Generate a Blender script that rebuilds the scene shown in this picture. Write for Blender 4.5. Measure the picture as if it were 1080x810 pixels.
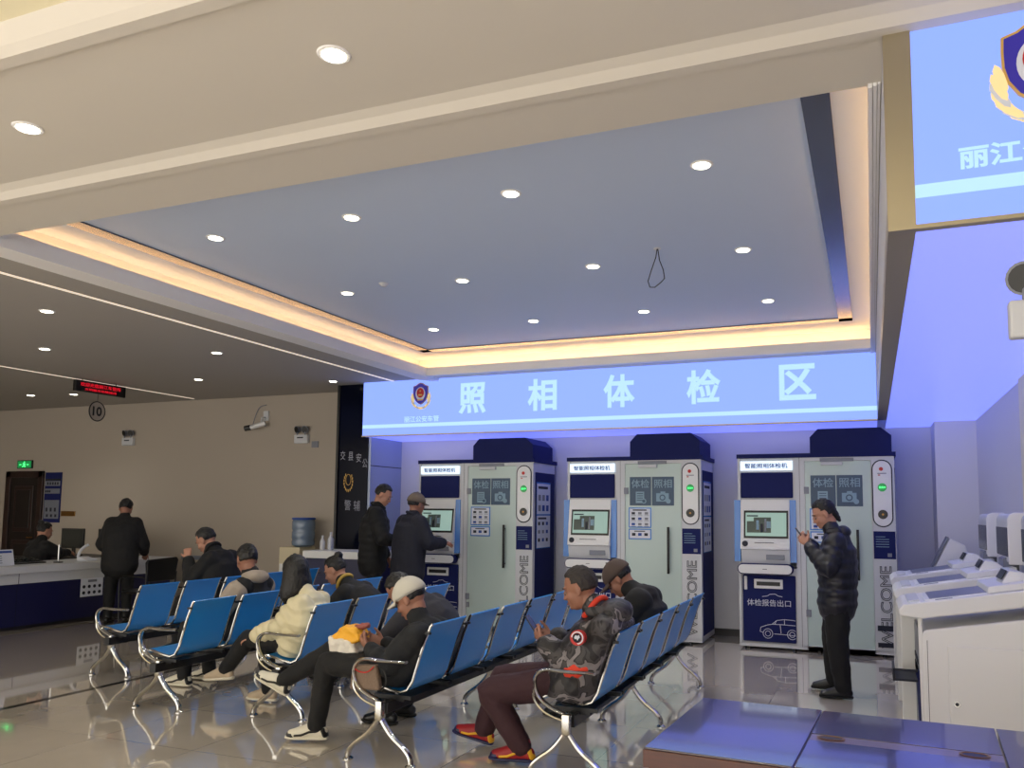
import bpy, bmesh, math, random
from mathutils import Vector, Matrix, noise
V = Vector
PI = math.pi
random.seed(7)
for o in list(bpy.data.objects):
    bpy.data.objects.remove(o, do_unlink=True)
sc = bpy.context.scene
C = sc.collection

# ---------------------------------------------------------------- camera
F_PX, CX, CY, YAW, PIT, ROL = 848.0, 588.0, 464.0, .3723, .0885, .00705
cam_d = bpy.data.cameras.new('camera')
cam = bpy.data.objects.new('camera', cam_d); C.objects.link(cam)
cam_d.sensor_fit = 'HORIZONTAL'; cam_d.sensor_width = 36.0
cam_d.lens = F_PX * 36.0 / 1080.0
cam_d.shift_x = (540 - CX) / 1080.0
cam_d.shift_y = (CY - 405) / 1080.0
fw = V((-math.sin(YAW) * math.cos(PIT), math.cos(YAW) * math.cos(PIT), math.sin(PIT)))
r0 = V((math.cos(YAW), math.sin(YAW), 0)); u0 = r0.cross(fw)
rr = r0 * math.cos(ROL) + u0 * math.sin(ROL); uu = -r0 * math.sin(ROL) + u0 * math.cos(ROL)
cam.matrix_world = Matrix(((rr.x, uu.x, -fw.x, 0), (rr.y, uu.y, -fw.y, 0), (rr.z, uu.z, -fw.z, 1.6), (0, 0, 0, 1)))
cam_d.clip_start = .05
sc.camera = cam

# ---------------------------------------------------------------- world, exposure
w = bpy.data.worlds.new('world'); sc.world = w; w.use_nodes = True
bg = w.node_tree.nodes['Background']
bg.inputs[0].default_value = (1.0, .95, .88, 1); bg.inputs[1].default_value = 2.1
sun_d = bpy.data.lights.new('sun', 'SUN'); sun_d.energy = 10.0; sun_d.angle = .02; sun_d.color = (1, .97, .92)
sun = bpy.data.objects.new('sun', sun_d); C.objects.link(sun); sun.location = (0, -6, 8)
sun.rotation_euler = V((.15, .62, -.77)).to_track_quat('-Z', 'Y').to_euler()
sc.view_settings.view_transform = 'Standard'
sc.view_settings.look = 'None'
sc.view_settings.exposure = 0.28
sc.view_settings.gamma = 1.0
sc.view_settings.use_curve_mapping = False
SIGN_E, SOFFIT_E, LAMP_W, COVE_E = .82, .62, 3.5, 5.0

# ---------------------------------------------------------------- materials
def lin(c):
    return tuple(((v / 255) / 12.92 if v / 255 <= .04045 else (((v / 255) + .055) / 1.055) ** 2.4) for v in c)

def mat(name, rgb, rough=.5, metal=0, emit=None, es=1, spec=.5, bump=0, bscale=40, var=0, vscale=6, coat=0, trans=0, stretch=None, sheen=0):
    m = bpy.data.materials.new(name); m.use_nodes = True
    nt = m.node_tree; b = nt.nodes['Principled BSDF']
    col = lin(rgb) + (1,)
    b.inputs['Base Color'].default_value = col
    b.inputs['Roughness'].default_value = rough
    b.inputs['Metallic'].default_value = metal
    b.inputs['Specular IOR Level'].default_value = spec
    b.inputs['Coat Weight'].default_value = coat
    b.inputs['Coat Roughness'].default_value = .05
    b.inputs['Transmission Weight'].default_value = trans
    if sheen: b.inputs['Sheen Weight'].default_value = sheen
    if emit:
        ec = lin(emit) if max(emit) > 3 else emit
        b.inputs['Emission Color'].default_value = tuple(ec) + (1,)
        b.inputs['Emission Strength'].default_value = es
    if bump or var:
        tc = nt.nodes.new('ShaderNodeTexCoord'); mp = nt.nodes.new('ShaderNodeMapping')
        if stretch: mp.inputs['Scale'].default_value = stretch
        nt.links.new(tc.outputs['Object'], mp.inputs[0])
    if var:
        n = nt.nodes.new('ShaderNodeTexNoise'); n.inputs['Scale'].default_value = vscale; n.inputs['Detail'].default_value = 5
        nt.links.new(mp.outputs[0], n.inputs['Vector'])
        mx = nt.nodes.new('ShaderNodeMix'); mx.data_type = 'RGBA'
        mx.inputs[6].default_value = tuple(v * (1 - var) for v in col[:3]) + (1,)
        mx.inputs[7].default_value = tuple(min(1, v * (1 + var)) for v in col[:3]) + (1,)
        nt.links.new(n.outputs[0], mx.inputs[0]); nt.links.new(mx.outputs[2], b.inputs['Base Color'])
    if bump:
        n2 = nt.nodes.new('ShaderNodeTexNoise'); n2.inputs['Scale'].default_value = bscale; n2.inputs['Detail'].default_value = 4
        nt.links.new(mp.outputs[0], n2.inputs['Vector'])
        bp = nt.nodes.new('ShaderNodeBump'); bp.inputs['Strength'].default_value = bump; bp.inputs['Distance'].default_value = .01
        nt.links.new(n2.outputs[0], bp.inputs['Height']); nt.links.new(bp.outputs[0], b.inputs['Normal'])
    return m

def floor_mat():
    m = mat('polished_tile', (200, 190, 176), .035, spec=1.0, coat=1.0)
    m.node_tree.nodes['Principled BSDF'].inputs['Coat IOR'].default_value = 1.75
    nt = m.node_tree; b = nt.nodes['Principled BSDF']
    tc = nt.nodes.new('ShaderNodeTexCoord'); br = nt.nodes.new('ShaderNodeTexBrick')
    br.offset = 0; br.inputs['Scale'].default_value = 1
    br.inputs['Brick Width'].default_value = .85; br.inputs['Row Height'].default_value = .85
    br.inputs['Mortar Size'].default_value = .0025
    a = lin((214, 203, 188))
    br.inputs['Color1'].default_value = a + (1,); br.inputs['Color2'].default_value = tuple(v * .93 for v in a) + (1,)
    br.inputs['Mortar'].default_value = tuple(v * .5 for v in a) + (1,)
    nt.links.new(tc.outputs['Object'], br.inputs['Vector'])
    n = nt.nodes.new('ShaderNodeTexNoise'); n.inputs['Scale'].default_value = 2.2; n.inputs['Detail'].default_value = 7
    nt.links.new(tc.outputs['Object'], n.inputs['Vector'])
    mx = nt.nodes.new('ShaderNodeMix'); mx.data_type = 'RGBA'; mx.blend_type = 'MULTIPLY'; mx.inputs[0].default_value = .25
    nt.links.new(br.outputs[0], mx.inputs[6]); nt.links.new(n.outputs[0], mx.inputs[7])
    nt.links.new(mx.outputs[2], b.inputs['Base Color'])
    return m

def camo_mat():
    m = mat('camouflage_cloth', (60, 58, 60), .55, bump=.3, bscale=30)
    nt = m.node_tree; b = nt.nodes['Principled BSDF']
    tc = nt.nodes.new('ShaderNodeTexCoord')
    n = nt.nodes.new('ShaderNodeTexNoise'); n.inputs['Scale'].default_value = 7; n.inputs['Detail'].default_value = 2.5; n.inputs['Distortion'].default_value = .8
    nt.links.new(tc.outputs['Object'], n.inputs['Vector'])
    cr = nt.nodes.new('ShaderNodeValToRGB'); cr.color_ramp.interpolation = 'CONSTANT'
    e = cr.color_ramp.elements
    e[0].color = lin((30, 28, 31)) + (1,); e[1].position = .46; e[1].color = lin((62, 58, 60)) + (1,)
    x = e.new(.53); x.color = lin((34, 32, 35)) + (1,)
    x = e.new(.56); x.color = lin((126, 120, 122)) + (1,)
    x = e.new(.63); x.color = lin((50, 47, 50)) + (1,)
    nt.links.new(n.outputs[0], cr.inputs[0]); nt.links.new(cr.outputs[0], b.inputs['Base Color'])
    return m

M = dict(
    floor=floor_mat(),
    fstrip=mat('dark_floor_border', (38, 32, 28), .1, spec=.7),
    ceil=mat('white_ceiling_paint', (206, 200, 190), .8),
    ceil_c=mat('centre_ceiling_blue_spill', (196, 210, 234), .6),  # blue spill from the lit signs is mixed into this colour
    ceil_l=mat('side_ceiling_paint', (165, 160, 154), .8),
    trimw=mat('white_moulding_paint', (238, 236, 236), .6),
    wall=mat('white_wall_paint', (214, 214, 220), .75),
    wall_l=mat('warm_wall_paint', (172, 162, 149), .8, var=.03, vscale=1.2),
    cream=mat('warm_lit_cream', (236, 228, 196), .6),  # cream tone carries warm light painted onto wall and ceiling
    mirror=mat('smoked_mirror', (112, 116, 132), .26, .8),
    gold=mat('champagne_metal', (176, 165, 140), .35, .8),
    skirting=mat('dark_skirting', (26, 24, 30), .4),
    sign=mat('lit_blue_sign_face', (20, 30, 60), .5, emit=(.31, .47, 1.5), es=SIGN_E),
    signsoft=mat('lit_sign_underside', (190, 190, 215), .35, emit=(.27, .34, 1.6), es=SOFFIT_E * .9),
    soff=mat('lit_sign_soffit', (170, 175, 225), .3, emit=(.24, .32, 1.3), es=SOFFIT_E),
    signw=mat('lit_white_letter', (60, 80, 90), .5, emit=(190, 232, 252), es=SIGN_E),
    lamp=mat('downlight_glow', (255, 255, 255), .5, emit=(255, 250, 225), es=9),
    cove=mat('warm_light_strip', (255, 220, 160), .5, emit=(255, 196, 128), es=COVE_E * 2),
    strip=mat('warm_white_strip', (255, 240, 220), .5, emit=(205, 190, 172), es=.75),
    chrome=mat('polished_chrome', (200, 198, 192), .14, 1),
    beam=mat('black_steel', (26, 26, 28), .35, .3),
    blue=mat('blue_perforated_steel', (30, 134, 214), .3, 0, spec=.5),
    white=mat('white_enamel', (226, 226, 226), .35),
    whitew=mat('off_white_enamel', (230, 230, 230), .4),
    lgrey=mat('light_grey_steel', (200, 202, 206), .4),
    mgrey=mat('mid_grey_plastic', (118, 122, 134), .35),
    navy=mat('navy_panel', (28, 35, 88), .6, spec=.12),
    navyd=mat('deep_navy_laminate', (16, 18, 66), .4),
    bluea=mat('blue_acrylic', (70, 130, 205), .25, spec=.6),
    glassd=mat('frosted_door_glass', (196, 214, 208), .3, trans=.15, spec=.5),
    teal=mat('teal_film', (30, 66, 96), .35),
    paper=mat('white_paper', (216, 220, 230), .7),
    ink=mat('dark_ink', (24, 28, 44), .6),
    inkb=mat('blue_ink', (30, 70, 150), .6),
    tealt=mat('pale_film_lettering', (130, 160, 178), .5),
    black=mat('black_plastic', (14, 14, 15), .35),
    rubber=mat('black_rubber', (18, 18, 18), .8),
    screen=mat('lit_screen', (20, 30, 30), .2, emit=(150, 178, 168), es=.75),
    screend=mat('screen_picture', (20, 26, 26), .2, emit=(60, 70, 66), es=.6),
    screeng=mat('dim_screen', (48, 52, 50), .25, spec=.6),
    litw=mat('lit_white_plate', (230, 240, 245), .5, emit=(205, 225, 240), es=.85),
    green=mat('green_lamp', (10, 60, 20), .4, emit=(20, 120, 60), es=1.0),
    greenl=mat('green_lamp_lettering', (60, 255, 120), .4, emit=(90, 255, 140), es=1.3),
    red=mat('red_print', (190, 34, 30), .5),
    redled=mat('red_led', (60, 0, 0), .5, emit=(225, 20, 40), es=1.0),
    yellow=mat('pale_gold_print', (240, 214, 150), .5, emit=(190, 172, 130), es=.5),
    goldp=mat('gold_print', (214, 170, 84), .4),
    wood=mat('reddish_brown_wood', (78, 36, 24), .35, var=.35, vscale=9, stretch=(1, 14, 14), coat=.4),
    desk=mat('dark_lacquered_wood', (66, 52, 62), .2, var=.15, vscale=7, stretch=(1, 12, 12), coat=.8, spec=.8),
    deskm=mat('pale_cable_cover', (128, 116, 140), .3, coat=.4),
    brass=mat('brass', (150, 110, 60), .3, .9),
    doorw=mat('dark_door_wood', (26, 17, 15), .35),
    doorf=mat('dark_door_frame', (44, 26, 22), .3),
    glassk=mat('black_glass_cladding', (8, 11, 26), .12, spec=.06),
    pale=mat('pale_glass_cladding', (170, 182, 206), .25),
    sil=mat('reflected_lettering', (140, 142, 155), .5),
    jug=mat('blue_grey_water_jug', (120, 138, 160), .12, trans=.15, spec=.6),
    creamp=mat('cream_plastic', (212, 200, 168), .5),
    skin=mat('skin', (152, 106, 86), .55, var=.08, vscale=14),
    skinp=mat('pale_skin', (178, 130, 108), .55, var=.06, vscale=14),
    eyew=mat('eye_white', (128, 104, 92), .4),
    eyed=mat('dark_iris', (22, 14, 10), .2),
    lips=mat('lips', (150, 84, 76), .5),
    hair=mat('black_hair', (13, 11, 11), .5, bump=.8, bscale=60, stretch=(1, 1, .2)),
    hairg=mat('short_greying_hair', (44, 38, 36), .6, bump=.6, bscale=90),
    cblack=mat('black_cloth', (13, 13, 15), .8, bump=.6, bscale=16),
    cnavy=mat('navy_cloth', (17, 19, 34), .8, bump=.6, bscale=16),
    cchar=mat('charcoal_cloth', (44, 44, 52), .85, bump=.5, bscale=16),
    cplaid=mat('dark_checked_cloth', (24, 26, 30), .85, bump=.6, bscale=18, var=.25, vscale=50),
    cpuff=mat('dark_navy_down_fabric', (20, 21, 32), .42, bump=.2, bscale=30),
    ccream=mat('cream_down_fabric', (214, 204, 168), .5, bump=.15, bscale=25),
    cgrey=mat('light_grey_fleece', (160, 148, 134), .85, bump=.3, bscale=60),
    cbrown=mat('maroon_trouser_cloth', (54, 26, 34), .8, bump=.6, bscale=14),
    camo=camo_mat(),
    cred=mat('orange_red_cloth', (214, 60, 34), .7),
    cyel=mat('mustard_cloth', (176, 146, 66), .7),
    capw=mat('off_white_cap_cloth', (200, 196, 184), .85, bump=.2, bscale=90),
    capk=mat('khaki_cap_cloth', (104, 92, 80), .85),
    capb=mat('brown_cap_cloth', (78, 64, 58), .85),
    shoew=mat('cream_shoe_leather', (214, 208, 190), .5),
    shoeb=mat('tan_shoe_suede', (186, 168, 144), .8),
    shoey=mat('yellow_shoe_leather', (224, 168, 36), .5),
    shoer=mat('red_shoe_leather', (150, 30, 34), .5),
    bagw=mat('white_paper_bag', (222, 216, 204), .7, bump=.5, bscale=30),
    bagy=mat('yellow_plastic_bag', (240, 176, 40), .5, bump=.6, bscale=30),
    brownp=mat('brown_check_canvas', (120, 100, 84), .7, var=.35, vscale=80),
    wire=mat('black_wire', (20, 20, 24), .5),
)

# ---------------------------------------------------------------- mesh helpers
class MB:
    def __init__(s): s.bm = bmesh.new(); s.mats = []; s.mi = 0; s.round = False
    def use(s, m):
        m = M[m] if isinstance(m, str) else m
        if m not in s.mats: s.mats.append(m)
        s.mi = s.mats.index(m); return s
    def _fin(s, faces):
        for f in faces: f.material_index = s.mi
    def box(s, x0, x1, y0, y1, z0, z1, bev=0, rot=None, seg=2):
        t = bmesh.new()
        bmesh.ops.create_cube(t, size=1)
        for v in t.verts:
            v.co = V((x0 + (v.co.x + .5) * (x1 - x0), y0 + (v.co.y + .5) * (y1 - y0), z0 + (v.co.z + .5) * (z1 - z0)))
        if bev: bmesh.ops.bevel(t, geom=t.edges[:], offset=bev, segments=seg, affect='EDGES', profile=.5)
        return s._join(t, rot)
    def _join(s, t, rot=None):
        if rot is not None: bmesh.ops.transform(t, matrix=rot, verts=t.verts)
        bmesh.ops.recalc_face_normals(t, faces=t.faces[:])
        mp = {}
        for v in t.verts: mp[v] = s.bm.verts.new(v.co)
        for f in t.faces:
            try: nf = s.bm.faces.new([mp[v] for v in f.verts]); nf.material_index = s.mi
            except ValueError: pass
        t.free(); return s
    def prism(s, poly, a, b, axis='Y', bev=0, rot=None):
        # poly in the plane normal to axis: Y->(x,z), X->(y,z), Z->(x,y)
        def P(p, h):
            if axis == 'Y': return V((p[0], h, p[1]))
            if axis == 'X': return V((h, p[0], p[1]))
            return V((p[0], p[1], h))
        t = bmesh.new()
        A = [t.verts.new(P(p, a)) for p in poly]; B = [t.verts.new(P(p, b)) for p in poly]
        t.faces.new(A); t.faces.new(B[::-1])
        n = len(poly)
        for i in range(n): t.faces.new([A[i], B[i], B[(i + 1) % n], A[(i + 1) % n]])
        if bev:
            bmesh.ops.bevel(t, geom=t.edges[:], offset=bev, segments=2, affect='EDGES', profile=.5)
        return s._join(t, rot)
    def tube(s, pts, r, n=8, closed=False, flat=None):
        s.round = True
        pts = [V(p) for p in pts]
        if flat is None: flat = (1, 1)
        k = len(pts); rings = []; prev = None
        for i, p in enumerate(pts):
            if closed: t = (pts[(i + 1) % k] - pts[i - 1])
            else: t = pts[min(i + 1, k - 1)] - pts[max(i - 1, 0)]
            t.normalize()
            if prev is None:
                a = V((0, 1, 0)) if abs(t.y) < .9 else V((1, 0, 0))
            else: a = prev
            a = (a - t * a.dot(t)).normalized(); prev = a; b = t.cross(a)
            ri = r[i] if isinstance(r, (list, tuple)) else r
            rings.append([s.bm.verts.new(p + a * math.cos(2 * PI * j / n) * ri * flat[0] + b * math.sin(2 * PI * j / n) * ri * flat[1]) for j in range(n)])
        fs = []
        for i in range(k if closed else k - 1):
            A, B = rings[i], rings[(i + 1) % k]
            for j in range(n): fs.append(s.bm.faces.new([A[j], A[(j + 1) % n], B[(j + 1) % n], B[j]]))
        if not closed:
            fs.append(s.bm.faces.new(rings[0][::-1])); fs.append(s.bm.faces.new(rings[-1]))
        s._fin(fs); return s
    def loft(s, pts, side=(0, 1, 0), n=14, cap=True, sup=2.0):
        s.round = True
        # pts: (pos, ra(along side), rb)
        ps = [V(p[0]) for p in pts]; k = len(ps); R = []
        side = V(side)
        T = [(ps[min(i + 1, k - 1)] - ps[max(i - 1, 0)]).normalized() for i in range(k)]
        rows = []
        if cap:
            for q in (1.0, .75, .4):
                d = min(pts[0][1], pts[0][2]); c = math.sqrt(max(0, 1 - q * q))
                rows.append((ps[0] - T[0] * d * q, pts[0][1] * max(c, .05), pts[0][2] * max(c, .05), T[0]))
        for i in range(k): rows.append((ps[i], pts[i][1], pts[i][2], T[i]))
        if cap:
            for q in (.4, .75, 1.0):
                d = min(pts[-1][1], pts[-1][2]); c = math.sqrt(max(0, 1 - q * q))
                rows.append((ps[-1] + T[-1] * d * q, pts[-1][1] * max(c, .05), pts[-1][2] * max(c, .05), T[-1]))
        for (p, ra, rb, t) in rows:
            a = side - t * side.dot(t)
            if a.length < 1e-3: a = V((1, 0, 0)) - t * t.x
            a.normalize(); b = t.cross(a)
            R.append([s.bm.verts.new(p + a * math.cos(2 * PI * j / n) * ra + b * math.sin(2 * PI * j / n) * rb) for j in range(n)])
        fs = []
        for i in range(len(R) - 1):
            for j in range(n): fs.append(s.bm.faces.new([R[i][j], R[i][(j + 1) % n], R[i + 1][(j + 1) % n], R[i + 1][j]]))
        fs.append(s.bm.faces.new(R[0][::-1])); fs.append(s.bm.faces.new(R[-1]))
        s._fin(fs); return s
    def ell(s, c, r, mtx=None, seg=16, ring=10):
        s.round = True
        t = bmesh.new(); bmesh.ops.create_uvsphere(t, u_segments=seg, v_segments=ring, radius=1)
        mm = (mtx.to_4x4() if mtx is not None else Matrix.Identity(4))
        bmesh.ops.transform(t, matrix=Matrix.Translation(V(c)) @ mm @ Matrix.Diagonal(V((r[0], r[1], r[2], 1))), verts=t.verts)
        return s._join(t)
    def cyl(s, p0, p1, r, n=20, r2=None):
        s.round = True
        p0, p1 = V(p0), V(p1); t = (p1 - p0).normalized()
        a = V((1, 0, 0)) if abs(t.x) < .9 else V((0, 1, 0)); a = (a - t * a.dot(t)).normalized(); b = t.cross(a)
        r2 = r if r2 is None else r2
        A = [s.bm.verts.new(p0 + (a * math.cos(2 * PI * j / n) + b * math.sin(2 * PI * j / n)) * r) for j in range(n)]
        B = [s.bm.verts.new(p1 + (a * math.cos(2 * PI * j / n) + b * math.sin(2 * PI * j / n)) * r2) for j in range(n)]
        fs = [s.bm.faces.new([A[j], A[(j + 1) % n], B[(j + 1) % n], B[j]]) for j in range(n)]
        fs.append(s.bm.faces.new(A[::-1])); fs.append(s.bm.faces.new(B)); s._fin(fs); return s
    def lathe(s, prof, c=(0, 0, 0), n=24):
        s.round = True
        c = V(c); rings = [[s.bm.verts.new(c + V((r * math.cos(2 * PI * j / n), r * math.sin(2 * PI * j / n), z))) for j in range(n)] for r, z in prof]
        fs = []
        for i in range(len(rings) - 1):
            for j in range(n): fs.append(s.bm.faces.new([rings[i][j], rings[i][(j + 1) % n], rings[i + 1][(j + 1) % n], rings[i + 1][j]]))
        fs.append(s.bm.faces.new(rings[0][::-1])); fs.append(s.bm.faces.new(rings[-1])); s._fin(fs); return s
    def build(s, name, m=None, parent=None, smooth=False, label=None):
        me = bpy.data.meshes.new(name)
        if m is not None: s.use(m) if not s.mats else None
        s.bm.normal_update(); s.bm.to_mesh(me); s.bm.free()
        for x in (s.mats or [M[m] if isinstance(m, str) else m]): me.materials.append(x)
        if smooth and s.round:
            me.polygons.foreach_set('use_smooth', [True] * len(me.polygons))
            if smooth != 'all':
                try: me.set_sharp_from_angle(angle=math.radians(38))
                except Exception: pass
        o = bpy.data.objects.new(name, me); C.objects.link(o)
        if parent is not None:
            o.parent = parent
            pw = base_of(parent); o.location = -pw if not parent.type == 'MESH' else V((0, 0, 0))
        if label: o['label'] = label
        return o
BASE = {}
def base_of(p):
    return V(BASE.get(p.name, (0, 0, 0)))
def tag(o, label, cat, group=None):
    o['label'] = label; o['category'] = cat
    if group: o['group'] = group
    return o
def thing(name, base, label, cat, group=None):
    # parts are modelled in world coordinates and offset by the base
    o = bpy.data.objects.new(name, None); C.objects.link(o); o.location = base
    o.empty_display_size = .1
    BASE[o.name] = tuple(base); tag(o, label, cat, group); return o
def struct(o):
    o['kind'] = 'structure'; return o
def B(name, m, parent, *boxes, bev=0, smooth=False, label=None):
    b = MB().use(m)
    for x in boxes: b.box(*x, bev=bev)
    return b.build(name, parent=parent, smooth=smooth or bev > 0, label=label)
def dupe(root, loc, label=None):
    def cp(o, par):
        n = o.copy(); C.objects.link(n)
        if par is not None: n.parent = par
        for ch in list(o.children): cp(ch, n)
        return n
    r = cp(root, None); r.location = loc; BASE[r.name] = tuple(loc)
    if label: r['label'] = label
    return r
def text(body, w, h, c, m, name, parent, face='-Y', extrude=.0012, bold=.018, outline=0, turn=0, mirror=False, spacing=1, label=None, shear=0):
    cu = bpy.data.curves.new('lettering', 'FONT'); cu.body = body; cu.size = 1
    cu.space_character = spacing; cu.shear = shear
    if outline: cu.fill_mode = 'NONE'; cu.bevel_depth = outline
    else: cu.extrude = .01; cu.bevel_depth = bold; cu.bevel_resolution = 0
    cu.resolution_u = 3
    t = bpy.data.objects.new('tmp_text', cu); C.objects.link(t)
    dg = bpy.context.evaluated_depsgraph_get()
    me = bpy.data.meshes.new_from_object(t.evaluated_get(dg)); bpy.data.objects.remove(t)
    xs = [v.co.x for v in me.vertices]; ys = [v.co.y for v in me.vertices]
    if not xs: return None
    cx, cy = (max(xs) + min(xs)) / 2, (max(ys) + min(ys)) / 2
    sx = w / (max(xs) - min(xs)); sy = h / (max(ys) - min(ys)) if h else sx
    rot = {'-Y': Matrix(((1, 0, 0), (0, 0, -1), (0, 1, 0))), '+X': Matrix(((0, 0, 1), (1, 0, 0), (0, 1, 0))), '-X': Matrix(((0, 0, -1), (-1, 0, 0), (0, 1, 0))), '+Z': Matrix.Identity(3)}[face]
    tm = Matrix.Rotation(turn, 3, 'Z')
    for v in me.vertices:
        p = V(((v.co.x - cx) * sx * (-1 if mirror else 1), (v.co.y - cy) * sy, v.co.z * (extrude / (.01 + bold) if not outline else sx)))
        v.co = V(c) + rot @ (tm @ p)
    if mirror: me.flip_normals()
    me.materials.clear(); me.materials.append(M[m])
    o = bpy.data.objects.new(name, me); C.objects.link(o)
    if parent is not None:
        o.parent = parent; o.location = -base_of(parent) if parent.type != 'MESH' else V((0, 0, 0))
    if label: o['label'] = label
    return o
def bake(o, voxel=.008, smooth=2, disp=0, dscale=.15):
    if voxel:
        r = o.modifiers.new('r', 'REMESH'); r.mode = 'VOXEL'; r.voxel_size = voxel; r.use_smooth_shade = True
    if disp:
        tx = bpy.data.textures.new('folds', 'CLOUDS'); tx.noise_scale = dscale; tx.noise_depth = 2
        d = o.modifiers.new('d', 'DISPLACE'); d.texture = tx; d.strength = disp; d.mid_level = .5; d.texture_coords = 'LOCAL'
    if smooth:
        s_ = o.modifiers.new('s', 'SMOOTH'); s_.iterations = smooth; s_.factor = .5
    dg = bpy.context.evaluated_depsgraph_get()
    me = bpy.data.meshes.new_from_object(o.evaluated_get(dg))
    o.modifiers.clear(); mt = o.data.materials[0]; o.data = me
    me.materials.clear(); me.materials.append(mt)
    me.polygons.foreach_set('use_smooth', [True] * len(me.polygons))
    return o

# ---------------------------------------------------------------- setting
ZC, ZU, ZB = 3.45, 3.70, 2.66
SW = 9.80          # sign front plane
XL, XR = -17.0, 1.12
struct(B('floor', 'floor', None, (XL, XR + .2, -3.5, 10.9, -.1, 0)))
struct(B('trim_1', 'fstrip', None, (-6.53, -6.46, -3, 9.2, 0, .0015)))
# main ceiling pieces around the raised panel
c_ = MB().use('ceil')
c_.box(XL, XR + .2, 2.12, 3.14, ZC + .03, 3.9)
c_.box(XL, XR + .2, 3.14, 3.60, ZC, 3.9)
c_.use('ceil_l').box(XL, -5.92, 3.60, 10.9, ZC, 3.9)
c_.use('ceil').box(-5.92, .15, 9.5, 9.76, ZC, ZC + .02); c_.box(-5.92, .15, 9.76, 10.9, ZC, 3.9); c_.box(.03, .16, 3.6, 9.76, ZC, ZC + .02)
c_.box(.15, XR + .2, 3.60, 10.9, ZC, 3.9)
struct(c_.build('ceiling'))
n_ = MB().use('cream').box(XL, XR + .2, -3.5, 2.12, ZC + .10, 3.9)  # near ceiling coloured cream to paint in its warm, brighter light
struct(n_.build('ceiling.001'))
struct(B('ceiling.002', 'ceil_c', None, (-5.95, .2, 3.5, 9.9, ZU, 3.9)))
t_ = MB().use('ceil')
t_.prism([(3.05, ZC + .03), (3.10, ZC + .012), (3.14, ZC - .02), (3.20, ZC - .02), (3.20, ZC + .03)], XL, XR + .2, 'X')
t_.prism([(2.05, ZC + .1), (2.09, ZC + .03), (2.12, ZC + .0), (2.18, ZC + .0), (2.18, ZC + .1)], XL, XR + .2, 'X')
struct(t_.build('trim_2', smooth=True))
# cornice mouldings around the cove
t_ = MB().use('trimw')
for i, (a, b, z) in enumerate(((-5.94, -5.86, ZC - .012), (-5.855, -5.80, ZC - .02), (-5.795, -5.745, ZC - .028), (-5.74, -5.62, ZC - .036))):
    t_.use('trimw').box(a, b, 3.58, SW, z, ZC + .09); t_.use('mgrey').box(a - .008, a, 3.58, SW, z + .003, ZC)  # grey strips paint in the shadow of the moulding grooves
t_.use('trimw')
for a, b, z in ((.03, .047, ZC - .02), (.050, .066, ZC - .015), (.069, .08, ZC - .01)):
    t_.box(a, b, 3.58, SW, z, ZC + .09)
t_.box(-5.70, .05, 9.45, 9.52, ZC - .02, ZC + .09)
struct(t_.build('trim_3'))
# cove side walls above the lip
t_ = MB().use('trimw')
t_.box(-5.95, -5.90, 3.5, 9.9, ZC + .03, ZU); t_.box(-5.95, .15, 9.72, 9.77, ZC + .03, ZU); t_.box(.15, .2, 3.5, 9.9, ZC + .03, ZU)
struct(t_.build('trim_4'))
t_ = MB().use('cove')
t_.box(-5.84, -5.81, 3.65, 9.66, ZC + .075, ZC + .095); t_.box(-5.8, .06, 9.62, 9.65, ZC + .075, ZC + .095); t_.box(.105, .13, 3.65, 9.66, ZC + .075, ZC + .095)
cv = t_.build('cove_light_strip'); tag(cv, 'hidden warm light strip glowing in the ledge around the raised ceiling', 'light strip')
# smoked mirror band round the centre panel
t_ = MB().use('mirror')
t_.box(-5.50, -5.36, 3.6, 9.17, ZU - .012, ZU + .01); t_.box(-5.50, -.145, 9.03, 9.17, ZU - .012, ZU + .01); t_.box(-.285, -.145, 3.6, 9.17, ZU - .012, ZU + .01)
struct(t_.build('trim_5'))
for i, (x, y0, y1) in enumerate(((-6.37, 3.3, 9.9), (-10.62, 3.3, 10.3))):
    s_ = B('ceiling_light_line', 'strip', None, (x - .022, x + .022, y0, y1, ZC - .004, ZC + .002))
    tag(s_, ['thin pale light line in the side ceiling beside the white cornice', 'thin warm light line in the side ceiling running above the service counter'][i], 'light strip')
# walls
struct(B('wall_back', 'wall', None, (-6.8, XR + .2, 10.75, 10.9, 0, 3.45)))
struct(B('wall_back.001', 'wall', None, (.69, XR, 10.15, 10.75, 0, ZB)))
struct(B('wall_left', 'wall_l', None, (XL, -7.35, 10.45, 10.9, 0, ZC + .1)))
struct(B('wall_side', 'wall_l', None, (XL - .2, XL, -3.5, 10.9, 0, 3.9)))
struct(B('wall_right', 'wall', None, (XR, XR + .2, -3.5, 10.9, 0, 3.6)))
struct(B('sunlit_wall_strip', 'cream', None, (XR - .025, XR + .05, 4.2, 7.15, 0, ZB)))  # sunlight patch on the right wall, painted as a cream strip
b_ = MB().use('skirting').box(-6.8, .69, 10.735, 10.75, 0, .09); b_.box(XR - .012, XR, 7.2, 10.15, 0, .09)
struct(b_.build('baseboard_back'))
p_ = MB().use('pale').box(-6.84, -6.8, 9.92, 10.75, 0, ZB)
p_.use('black').box(-6.8, -6.798, 9.92, 10.75, 2.24, 2.252)
struct(p_.build('trim_7'))
p_ = MB().use('glassk').box(-7.35, -6.84, 9.9, 10.75, 0, ZC)
p_.use('black').box(-7.385, -7.345, 9.88, 10.45, 0, ZC)
col = struct(p_.build('trim_8'))

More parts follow.
